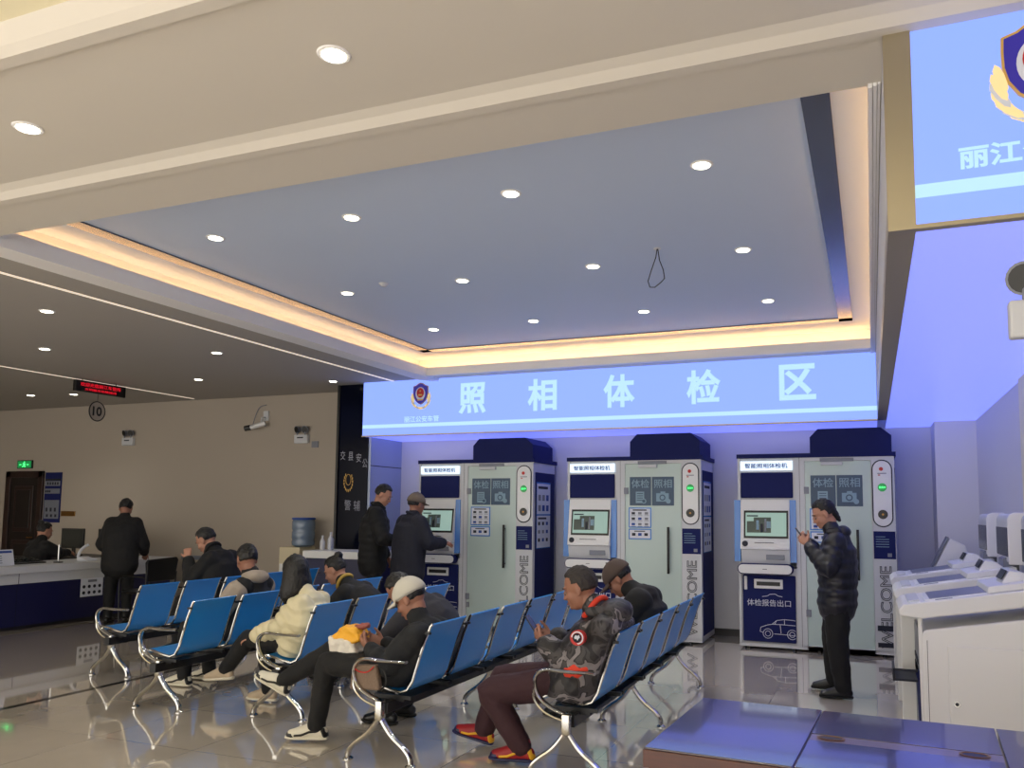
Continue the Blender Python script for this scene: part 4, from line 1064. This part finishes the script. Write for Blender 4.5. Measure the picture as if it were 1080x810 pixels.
def person(label, base, J, s=1.0, vox=.010, skin='skin', hair='short', hairm='hair', jacket='cblack', trousers='cblack', bulk=1.0, puff=0, hem=None,
           hands=None, shoes=('black', 'rubber', None), collar=None, fold=.015, sleeve=None, hood=False, eyes=True, curl=.5, cut=None, xt=None):
    t = thing('person', (base[0], base[1], 0), label, 'person')
    J = {k: V(v) for k, v in J.items()}
    f, l, u = frame(J['look'])
    if 'roll' in J: pass
    hc = J['head']; shm = (J['shL'] + J['shR']) / 2; lat = (J['shL'] - J['shR']).normalized()
    nb = J.get('neck', shm + V((0, 0, .05)))
    pel = J['pelvis']; chest = J.get('chest', pel.lerp(shm, .62))
    # body: one continuous skin surface
    b = MB().use(skin)
    add_head(b, hc, f, l, u, s)
    b.loft([(nb - (shm - pel).normalized() * .03, .062 * s, .06 * s), (nb, .056 * s, .056 * s), (hc - u * .06 * s - f * .025 * s, .052 * s, .054 * s), (hc - u * .02 * s - f * .02 * s, .05 * s, .06 * s)], side=lat)
    b.loft([(pel, .15 * s, .10 * s), (pel.lerp(chest, .5), .13 * s, .095 * s), (chest, .15 * s, .10 * s), (shm, .13 * s, .07 * s), (nb, .06 * s, .055 * s)], side=lat, n=16)
    for q in 'LR':
        b.loft(limb_pts([shm.lerp(J['sh' + q], .8), J['el' + q], J['wr' + q]], [.05 * s, .038 * s, .026 * s]), n=10)
        hd = hands and hands.get(q)
        d = (V(hd[0]) if hd else (J['wr' + q] - J['el' + q])); pn = V(hd[1]) if hd else V((0, 0, -1)) + lat * (-.4 if q == 'L' else .4); th = V(hd[2]) if hd else -V((J['pelvis'] - J['kn' + q]).x, 0) if False else (V(hd[2]) if hd else f)
        add_hand(b, J['wr' + q] + d.normalized() * .02, d, pn, curl, s, th)
        hip = pel + lat * (.085 if q == 'L' else -.085) * s
        b.loft(limb_pts([hip, J['kn' + q], J['an' + q]], [.078 * s, .052 * s, .036 * s]), n=10)
        b.loft([(J['an' + q], .036 * s, .036 * s), (J['an' + q] + V((0, 0, -.03)), .03 * s, .034 * s)])
    bd = b.build('body', parent=t); bake(bd, vox, 2)
    # face details
    if eyes:
        for sd in (-1, 1):
            p = hc + (f * .0805 + l * .031 * sd - u * .008) * s
            b = MB().use('eyew').ell(p, (.0095 * s,) * 3, None, 12, 8); b.use('eyed').ell(p + (f * .006 - u * .004) * s, (.0065 * s,) * 3, None, 10, 6); b.build('eye', parent=bd, smooth=True)
            b = MB().use('hair').tube([hc + (f * .092 + l * sd * .014 + u * .018) * s, hc + (f * .094 + l * sd * .032 + u * .024) * s, hc + (f * .082 + l * sd * .052 + u * .018) * s], [.003 * s, .0045 * s, .002 * s], 6); b.build('eyebrow', parent=bd, smooth=True)
        b = MB().use('lips').ell(hc + (f * .097 - u * .071) * s, (.005 * s, .021 * s, .006 * s), fmat(f, l, u), 12, 8); b.build('lips', parent=bd, smooth=True)
    if hair:
        hb = hair_mesh(hc, f, l, u, s, hair, hc.x * 3).build('hair', parent=t); bake(hb, .006, 0, .012 if hair != 'long' else .006, .018); hb.data.materials.clear(); hb.data.materials.append(M[hairm])
    # jacket
    r = .17 * s * bulk
    b = MB().use(jacket)
    hemp = J.get('hem', pel + (pel - chest).normalized() * .02)
    T = [hemp, pel.lerp(chest, .3), chest, chest.lerp(shm, .7), shm]
    tp = limb_pts(T, [r * 1.02, r * 1.0, r * 1.06, r * .98, r * .72], step=.025, puff=puff, pl=.09)
    b.loft([(p, ra * 1.12, rb * .86) for p, ra, rb in tp], side=lat, n=24)
    b.loft([(shm, r * .62, r * .5), (nb + (nb - shm).normalized() * .0, .075 * s, .075 * s), (nb + (hc - nb).normalized() * .035, .072 * s, .074 * s)], side=lat, n=20)
    for q in 'LR':
        sr = r * .47
        sh_ = J['sh' + q]; b.ell(sh_ - lat * (.03 if q == 'L' else -.03), (sr * 1.02,) * 3)
        wrend = J['wr' + q].lerp(J['el' + q], .06)
        b.loft(limb_pts([shm.lerp(sh_, .75), J['el' + q], wrend], [sr * 1.12, sr * .92, sr * .66], step=.018, puff=puff * 1.6, pl=.075), n=16)
    jk = b.build('jacket', parent=t); bake(jk, max(.008, vox), 9, fold * 1.3, .10)
    if sleeve:
        b = MB().use(sleeve)
        for q in 'LR':
            sr = r * .47 * 1.06
            b.loft(limb_pts([J['sh' + q].lerp(J['el' + q], .12), J['el' + q], J['wr' + q].lerp(J['el' + q], .04)], [sr * 1.12, sr * .95, sr * .70], step=.02), n=16)
        sv = b.build('sleeves', parent=t); bake(sv, .010, 1, fold, .1)
    if collar:
        b = MB().use(collar); cc = nb + (hc - nb).normalized() * .03
        ax = (hc - nb).normalized(); a1 = lat; a2 = ax.cross(a1)
        b.tube([cc + a1 * math.cos(x) * .078 * s + a2 * math.sin(x) * .082 * s + ax * .012 * math.sin(x * 2) for x in [2 * PI * i / 20 for i in range(20)]], .017 * s, 8, closed=True)
        b.build('collar', parent=t, smooth='all')
    if hood:
        hs = 1.35 if jacket == 'camo' else 1.0
        b = MB().use(sleeve or jacket); k = nb - f.cross(lat).cross(lat) * 0
        back = V((-f.x, -f.y, 0)).normalized()
        b.ell(nb + back * .085 * s * hs + V((0, 0, -.005)), (.075 * s * hs, .12 * s * hs, .06 * s * hs), fmat(*frame(back)), 18, 12)
        b.loft([(nb + lat * .10 * s + back * .05 * s, .03 * s, .04 * s), (nb + lat * .085 * s - back * .03 * s, .022 * s, .03 * s)], side=lat); b.loft([(nb - lat * .10 * s + back * .05 * s, .03 * s, .04 * s), (nb - lat * .085 * s - back * .03 * s, .022 * s, .03 * s)], side=lat)
        hh = b.build('hood', parent=t); bake(hh, .009, 2, .012, .1)
    # trousers
    b = MB().use(trousers)
    b.ell(pel + V((0, 0, -.01)), (.12 * s, .16 * s, .11 * s), fmat(*frame(V((-lat.y, lat.x, 0)))), 18, 12)
    for q in 'LR':
        hip = pel + lat * (.085 if q == 'L' else -.085) * s
        k = .97 if cut is None else cut
        b.loft(limb_pts([hip, J['kn' + q], J['an' + q] + (J['kn' + q] - J['an' + q]).normalized() * .02], [.098 * s * k, .077 * s * k, .060 * s * k]), n=16)
    tr = b.build('trousers', parent=t); bake(tr, max(.009, vox), 2, .018, .09)
    fd = J.get('footdir', V((f.x, f.y, 0)))
    for q in 'LR':
        shoe(t, J['an' + q] + V((0, 0, 0)), J.get('foot' + q, fd), s, *shoes, pitch=(J['pitch' + q].x if 'pitch' + q in J else 0))
    if xt is not None:
        for o in (bd, jk, tr): on_bench(o, xt)
    return t, f, l, u
def cap_mesh(par, hc, f, l, u, s, m, brim=True, flat=False):
    k = hc + (f * -.012 + u * .030) * s
    t = bmesh.new(); bmesh.ops.create_uvsphere(t, u_segments=32, v_segments=20, radius=1)
    for v in t.verts:
        d = v.co.copy(); z = d.z
        if z < 0: d.z = z * .25; sc_ = 1.10 - .02 * z
        else: sc_ = 1.12
        g = (1.0 - .06 * abs(math.sin(3 * math.atan2(d.y, d.x))) * (z > .1))
        v.co = k + f * d.x * .106 * sc_ * s + l * d.y * .086 * sc_ * s + u * (d.z * (.112 if not flat else .085) * g) * s
    b = MB().use(m); b._join(t)
    if brim:
        P = []
        for i in range(13):
            a = math.radians(-78 + i * 13); P.append((k + f * (.06 + .125 * math.cos(a) * 1.0) * s + l * .082 * math.sin(a) * s + u * (-.012 - .018 * abs(math.sin(a))) * s))
        Q = [k + f * .075 * s + l * .078 * math.sin(math.radians(-78 + i * 13)) * s + u * (.004 - .01 * abs(math.sin(math.radians(-78 + i * 13)))) * s for i in range(13)]
        bm = b.bm; top = [bm.verts.new(p + u * .004 * s) for p in P]; tq = [bm.verts.new(p + u * .004 * s) for p in Q]; bo = [bm.verts.new(p - u * .004 * s) for p in P]; bq = [bm.verts.new(p - u * .004 * s) for p in Q]
        fs = []
        for i in range(12):
            fs += [bm.faces.new([top[i], top[i + 1], tq[i + 1], tq[i]]), bm.faces.new([bo[i + 1], bo[i], bq[i], bq[i + 1]]), bm.faces.new([top[i + 1], top[i], bo[i], bo[i + 1]]), bm.faces.new([tq[i], tq[i + 1], bq[i + 1], bq[i]])]
        fs += [bm.faces.new([top[0], tq[0], bq[0], bo[0]]), bm.faces.new([top[12], bo[12], bq[12], tq[12]])]
        b._fin(fs)
    b.ell(k + u * .112 * s * (1 if not flat else .78), (.012 * s, .012 * s, .005 * s))
    b.round = True
    c = b.build('cap', parent=par, smooth='all'); return c
def phone(c, n, upv, label, w=.075, h=.155):
    n = V(n).normalized(); upv = V(upv); upv = (upv - n * upv.dot(n)).normalized(); x = upv.cross(n)
    m = Matrix.Translation(V(c)) @ Matrix((x, n, upv)).transposed().to_4x4()
    t = thing('smartphone', c, label, 'phone')
    MB().use('black').box(-w / 2, w / 2, -.004, .004, -h / 2, h / 2, .003, m).build('case', parent=t)
    MB().use('screeng').box(-w / 2 + .004, w / 2 - .004, .0041, .005, -h / 2 + .005, h / 2 - .005, 0, m).build('screen', parent=t)
    return t
def standing(x, y, yaw, h, lean=0, spread=.11, arm=None):
    k = h / 1.75; F_ = V((math.cos(yaw), math.sin(yaw), 0)); L_ = V((-F_.y, F_.x, 0)); b = V((x, y, 0))
    P = lambda a, c, z: b + F_ * a * k + L_ * c * k + V((0, 0, z * k))
    J = dict(pelvis=P(0, 0, .93), chest=P(lean * .5, 0, 1.22), shL=P(lean, .19, 1.40), shR=P(lean, -.19, 1.40), neck=P(lean + .01, 0, 1.475), head=P(lean * 1.3 + .05, 0, 1.63),
             knL=P(.03, spread, .50), knR=P(.03, -spread, .50), anL=P(-.02, spread * 1.05, .085), anR=P(-.02, -spread * 1.05, .085),
             elL=P(lean + .02, .27, 1.12), elR=P(lean + .02, -.27, 1.12), wrL=P(lean + .14, .25, .90), wrR=P(lean + .14, -.25, .90), footdir=F_, look=F_ + V((0, 0, -.2)), hem=P(0, 0, .80))
    return J, P

BX = V((-1, 0, 0))
# man in camouflage jacket
J = dict(head=(-1.765, 4.93, 1.11), look=(-.93, -.06, -.30), neck=(-1.645, 4.93, .975), shL=(-1.545, 4.74, .87), shR=(-1.56, 5.13, .87), chest=(-1.66, 4.93, .72), pelvis=(-1.78, 4.93, .535), hem=(-1.80, 4.93, .50),
         elL=(-1.77, 4.80, .63), elR=(-1.80, 5.16, .62), wrL=(-1.955, 4.82, .765), wrR=(-1.99, 5.07, .77), knL=(-2.33, 4.80, .44), knR=(-2.36, 5.06, .47), anL=(-2.11, 4.82, .10), anR=(-2.50, 5.06, .115),
         footL=(-1, -.15, 0), footR=(-1, -.05, 0), pitchR=(.22, 0, 0))
hd = dict(L=((-.75, .62, .25), (.3, .75, .5), (-.3, -.2, 1)), R=((-.8, -.55, .2), (.3, -.75, .5), (-.3, .2, 1)))
p, f, l, u = person('man in dark camouflage down jacket and maroon trousers looking at his phone, nearest bench', (-1.72, 4.93), J, xt=-1.47, s=1.07, vox=.006, hair='short', hairm='hairg', jacket='camo', trousers='cbrown', bulk=1.22, puff=.05, hands=hd, curl=.75, collar='cred', hood=True, fold=.03, shoes=('shoer', 'navyd', 'shoey'), cut=1.12)
b = MB().use('red').cyl((-1.66, 4.64, .845), (-1.655, 4.585, .85), .045, 28); b.use('paper').cyl((-1.655, 4.588, .85), (-1.655, 4.582, .85), .038, 28); b.use('red').cyl((-1.655, 4.584, .85), (-1.655, 4.5805, .85), .031, 28); b.use('cnavy').cyl((-1.655, 4.582, .85), (-1.655, 4.579, .85), .028, 24)
b.use('paper').prism([(-1.672, .853), (-1.664, .866), (-1.652, .862), (-1.642, .868), (-1.636, .853), (-1.645, .846), (-1.651, .835), (-1.658, .846), (-1.668, .843)], 4.575, 4.58, 'Y'); b.build('sleeve_badge', parent=p)
b = MB().use('cred').loft([((-1.64, 4.70, .66), .020, .03), ((-1.70, 4.69, .635), .022, .045), ((-1.765, 4.70, .615), .020, .035)], side=(0, 1, 0), n=14); o = b.build('red_sleeve_patch', parent=p, smooth='all')
phone((-2.09, 4.935, .855), (.80, 0, .6), (-.6, 0, .8), 'dark smartphone held in both hands by the man in camouflage jacket')

# man in white cap
J = dict(head=(-2.955, 4.82, 1.00), look=(-.86, -.05, -.50), neck=(-2.87, 4.82, .86), shL=(-2.80, 4.62, .78), shR=(-2.83, 5.03, .78), chest=(-2.885, 4.82, .66), pelvis=(-3.02, 4.82, .53), hem=(-3.05, 4.82, .51),
         elL=(-2.99, 4.62, .585), elR=(-3.02, 5.06, .58), wrL=(-3.20, 4.72, .66), wrR=(-3.22, 4.95, .66), knL=(-3.56, 4.74, .54), knR=(-3.62, 4.90, .60), anL=(-3.62, 4.72, .10), anR=(-4.02, 4.84, .36),
         footL=(-1, -.3, 0), footR=(-1, -.1, 0), pitchR=(.45, 0, 0))
hd = dict(L=((-.85, .45, .3), (.1, .8, .5), (-.2, -.2, 1)), R=((-.9, -.45, .3), (.1, -.8, .5), (-.2, .2, 1)))
p, f, l, u = person('man in off-white cap and dark checked jacket with legs crossed, holding a yellow bag', (-2.95, 4.82), J, xt=-2.69, s=1.06, vox=.006, hair='crop', jacket='cplaid', trousers='cblack', bulk=1.02, hands=hd, curl=.8, fold=.025, shoes=('shoew', 'shoew', 'black'))
cap_mesh(p, V(J['head']), f, l, u, 1.06, 'capw')
t = thing('snack_bag', (-3.44, 4.82, .60), 'white and yellow food bag on the lap of the man in the white cap', 'bag')
b = MB().use('bagw').prism([(-3.545, .60), (-3.56, .735), (-3.50, .70), (-3.44, .715), (-3.37, .70), (-3.33, .62), (-3.42, .585)], 4.73, 4.90, 'Y', bev=.015); o = b.build('bag_body', parent=t); bake(o, .007, 1, .03, .05)
b = MB().use('bagy').prism([(-3.55, .715), (-3.44, .80), (-3.34, .785), (-3.31, .70), (-3.37, .675), (-3.44, .69), (-3.50, .68)], 4.745, 4.885, 'Y', bev=.012); o = b.build('yellow_top', parent=t, label='yellow crinkled top'); bake(o, .007, 1, .03, .045)
b = MB().use('lips').loft([((-3.37, 4.82, .78), .03, .022), ((-3.30, 4.83, .80), .03, .022)], side=(0, 1, 0)); o = b.build('snack', parent=t, label='reddish snack packet'); bake(o, .006, 1, .015, .03)
t = thing('handbag', (-3.10, 4.56, .44), 'small brown checked handbag with curved strap under the chrome armrest', 'handbag')
b = MB().use('brownp').prism([(-3.22, .43), (-3.20, .585), (-3.02, .60), (-2.99, .44)], 4.525, 4.575, 'Y', bev=.012); b.build('bag_body', parent=t)
b = MB().use('beam').tube(smoothp([(-3.02, 4.55, .59), (-2.96, 4.55, .56), (-2.95, 4.55, .48), (-2.99, 4.55, .44)], 2), .006, 6); b.use('red').tube(smoothp([(-3.19, 4.52, .58), (-3.14, 4.51, .55), (-3.07, 4.51, .55), (-3.03, 4.52, .59)], 2), .004, 6); b.build('strap', parent=t, smooth=True)

# person in charcoal coat bowed behind him
J = dict(head=(-3.42, 5.43, .985), look=(-.6, 0, -.8), neck=(-3.27, 5.43, .94), shL=(-3.20, 5.24, .86), shR=(-3.20, 5.62, .86), chest=(-3.10, 5.43, .74), pelvis=(-2.98, 5.43, .535),
         elL=(-3.38, 5.2, .64), elR=(-3.38, 5.66, .64), wrL=(-3.52, 5.34, .60), wrR=(-3.52, 5.52, .60), knL=(-3.46, 5.3, .52), knR=(-3.46, 5.56, .52), anL=(-3.42, 5.3, .085), anR=(-3.42, 5.56, .085), footdir=(-1, 0, 0))
person('person in charcoal coat bowed forward just behind the man in the white cap', (-3.1, 5.43), J, xt=-2.69, s=1.06, vox=.011, jacket='cchar', bulk=1.08, hood=False, collar='cchar')

# woman in cream jacket
J = dict(head=(-4.42, 5.43, 1.075), look=(-.80, .40, -.42), neck=(-4.33, 5.43, .94), shL=(-4.24, 5.27, .84), shR=(-4.30, 5.61, .84), chest=(-4.26, 5.43, .70), pelvis=(-4.34, 5.43, .54), hem=(-4.36, 5.43, .50),
         elL=(-4.42, 5.27, .66), elR=(-4.48, 5.68, .64), wrL=(-4.68, 5.29, .58), wrR=(-4.70, 5.52, .58), knL=(-4.80, 5.34, .545), knR=(-4.78, 5.52, .50), anL=(-5.03, 5.34, .27), anR=(-4.72, 5.52, .09), footdir=(-1, -.05, 0), pitchL=(-.1, 0, 0))
person('woman with long black hair in cream down jacket, seen from behind on the middle bench', (-4.3, 5.43), J, xt=-4.03, s=1.03, vox=.009, skin='skinp', hair='long', jacket='ccream', bulk=1.14, puff=.22, fold=.02, shoes=('shoeb', 'shoew', None), cut=.95)

# woman with hair bun
J = dict(head=(-4.84, 6.52, 1.02), look=(-.86, -.25, -.45), neck=(-4.71, 6.52, .90), shL=(-4.60, 6.33, .82), shR=(-4.60, 6.71, .82), chest=(-4.48, 6.52, .70), pelvis=(-4.34, 6.52, .54),
         elL=(-4.74, 6.28, .64), elR=(-4.74, 6.76, .64), wrL=(-4.92, 6.42, .60), wrR=(-4.92, 6.62, .60), knL=(-4.84, 6.42, .52), knR=(-4.84, 6.66, .52), anL=(-4.80, 6.42, .085), anR=(-4.80, 6.66, .085), footdir=(-1, 0, 0))
person('woman with black hair in a bun and mustard collar, leaning forward behind the cream jacket', (-4.4, 6.52), J, xt=-4.03, s=1.03, vox=.009, skin='skinp', hair='bun', jacket='cblack', collar='cyel', bulk=1.05)

# man in grey fleece and black vest
J = dict(head=(-5.31, 5.85, 1.145), look=(-.88, .42, -.30), neck=(-5.25, 5.85, 1.0), shL=(-5.20, 5.65, .91), shR=(-5.25, 6.04, .91), chest=(-5.25, 5.85, .76), pelvis=(-5.37, 5.85, .54),
         elL=(-5.36, 5.60, .68), elR=(-5.42, 6.10, .68), wrL=(-5.60, 5.70, .62), wrR=(-5.62, 5.98, .62), knL=(-5.86, 5.74, .52), knR=(-5.86, 5.98, .52), anL=(-5.84, 5.70, .085), anR=(-5.84, 6.0, .085), footdir=(-1, 0, 0))
person('man in light grey fleece under a black vest, second bench from the left', (-5.35, 5.85), J, xt=-5.09, s=1.06, vox=.009, hair='short', jacket='cblack', sleeve='cgrey', hood=True, bulk=1.0, shoes=('shoew', 'shoew', 'black'))

# man in black jacket bowed, hand at his face
J = dict(head=(-7.09, 7.15, 1.245), look=(-.80, -.20, -.55), neck=(-6.97, 7.15, 1.13), shL=(-6.86, 6.95, 1.03), shR=(-6.86, 7.35, 1.03), chest=(-6.83, 7.15, .82), pelvis=(-6.84, 7.15, .55),
         elL=(-7.03, 6.90, .80), elR=(-7.03, 7.40, .80), wrL=(-7.16, 6.98, 1.03), wrR=(-7.30, 7.28, .72), knL=(-7.36, 7.03, .54), knR=(-7.36, 7.28, .54), anL=(-7.30, 7.03, .085), anR=(-7.30, 7.28, .085), footdir=(-1, 0, 0))
person('man in black jacket with his head bowed, on the leftmost bench', (-6.9, 7.15), J, xt=-6.55, s=1.10, vox=.009, skin='skinp', hair='short', jacket='cblack', bulk=1.12, collar='cblack')

# man in brown cap
J = dict(head=(-1.875, 6.15, 1.075), look=(-.72, -.05, -.70), neck=(-1.76, 6.15, .985), shL=(-1.67, 5.95, .92), shR=(-1.67, 6.35, .92), chest=(-1.66, 6.15, .74), pelvis=(-1.76, 6.15, .54),
         elL=(-1.85, 5.90, .66), elR=(-1.85, 6.40, .66), wrL=(-2.06, 6.05, .72), wrR=(-2.06, 6.25, .72), knL=(-2.28, 6.03, .52), knR=(-2.28, 6.27, .52), anL=(-2.24, 6.03, .085), anR=(-2.24, 6.27, .085), footdir=(-1, 0, 0))
p, f, l, u = person('man in brown cap and black jacket bent over, behind the camouflage jacket', (-1.75, 6.15), J, xt=-1.47, s=1.07, vox=.009, hair='short', jacket='cblack', bulk=1.12, shoes=('black', 'rubber', None))
cap_mesh(p, V(J['head']), f, l, u, 1.07, 'capb')

# woman at the right-hand booth
J = dict(head=(-.405, 7.60, 1.595), look=(-.90, -.16, -.42), neck=(-.335, 7.60, 1.44), shL=(-.30, 7.42, 1.35), shR=(-.30, 7.78, 1.35), chest=(-.30, 7.60, 1.15), pelvis=(-.30, 7.60, .90), hem=(-.31, 7.60, .77),
         elL=(-.37, 7.36, 1.12), elR=(-.40, 7.84, 1.14), wrL=(-.53, 7.48, 1.31), wrR=(-.54, 7.70, 1.33), knL=(-.31, 7.50, .48), knR=(-.36, 7.72, .48), anL=(-.27, 7.52, .085), anR=(-.36, 7.86, .085), footdir=(-1, -.05, 0))
hd = dict(L=((-.55, .5, .55), (.3, .8, 0), (-.3, -.1, 1)), R=((-.55, -.5, .55), (.3, -.8, 0), (-.3, .1, 1)))
person('woman in dark quilted down jacket standing with her phone at the right-hand booth', (-.32, 7.65), J, s=1.0, vox=.007, skin='skinp', hair='tail', jacket='cpuff', bulk=1.12, puff=.10, fold=.01, hands=hd, curl=.7, hood=True, cut=1.22)
phone((-.605, 7.59, 1.405), (.8, 0, .6), (-.6, 0, .75), 'black smartphone held up by the woman in the quilted jacket')

# two men at the left-hand booth
J, P = standing(-6.10, 9.0, math.radians(35), 1.93, lean=.03)
J['look'] = (.85, .22, -.45); J['head'] = V(J['head']) + V((.03, 0, .0)); J['elR'] = P(.10, -.26, 1.12); J['wrR'] = P(.32, -.16, 1.08)
person('taller standing man with black hair and black down jacket at the left-hand booth', (-6.10, 9.0), J, s=1.10, vox=.010, skin='skinp', hair='short', jacket='cblack', bulk=1.15, puff=.06, collar='cblack')
J, P = standing(-5.38, 8.7, math.radians(68), 1.80, lean=.05)
J['look'] = (.35, .93, -.15); J['elR'] = P(.10, -.27, 1.16); J['wrR'] = P(.34, -.24, 1.16); J['elL'] = P(.06, .27, 1.14)
p, f, l, u = person('standing man in navy jacket and khaki cap, seen from behind at the left-hand booth', (-5.38, 8.7), J, s=1.07, vox=.010, hair='short', jacket='cnavy', bulk=1.2, collar='cnavy')
cap_mesh(p, V(J['head']), f, l, u, 1.07, 'capk')

# man at the counter and clerk
J, P = standing(-9.90, 8.42, math.radians(125), 1.72, lean=.10)
J['look'] = (-.5, .8, -.4); J['elL'] = P(.12, .27, 1.10); J['wrL'] = P(.36, .24, 1.0); J['elR'] = P(.10, -.27, 1.10); J['wrR'] = P(.33, -.24, .98)
person('standing man all in black, seen from behind at the service counter', (-9.90, 8.42), J, s=1.05, vox=.012, hair='short', jacket='cblack', bulk=1.18)
J = dict(head=(-11.62, 8.55, 1.25), look=(.25, .93, -.25), neck=(-11.62, 8.50, 1.11), shL=(-11.82, 8.50, 1.02), shR=(-11.42, 8.46, 1.02), chest=(-11.62, 8.44, .82), pelvis=(-11.62, 8.40, .55),
         elL=(-11.88, 8.60, .92), elR=(-11.38, 8.62, .92), wrL=(-11.74, 8.82, .92), wrR=(-11.46, 8.82, .92), knL=(-11.74, 8.80, .5), knR=(-11.50, 8.80, .5), anL=(-11.74, 8.78, .085), anR=(-11.50, 8.78, .085), footdir=(0, 1, 0))
person('clerk in black seated behind the service counter', (-11.62, 8.42), J, s=1.04, vox=.012, skin='skinp', hair='bun', jacket='cblack', bulk=1.1)
t = thing('clerk_chair', (-11.62, 8.38, 0), 'black swivel chair under the clerk behind the counter', 'chair')
MB().use('black').box(-11.85, -11.39, 8.2, 8.62, .35, .40, .015).build('seat', parent=t); MB().use('beam').cyl((-11.62, 8.4, .05), (-11.62, 8.4, .35), .03, 12).build('post', parent=t); MB().use('black').lathe([(.24, 0), (.24, .02), (.05, .06)], (-11.62, 8.4, 0), 20).build('base', parent=t); MB().use('black').box(-11.83, -11.41, 8.10, 8.14, .42, .9, .012).build('backrest', parent=t)
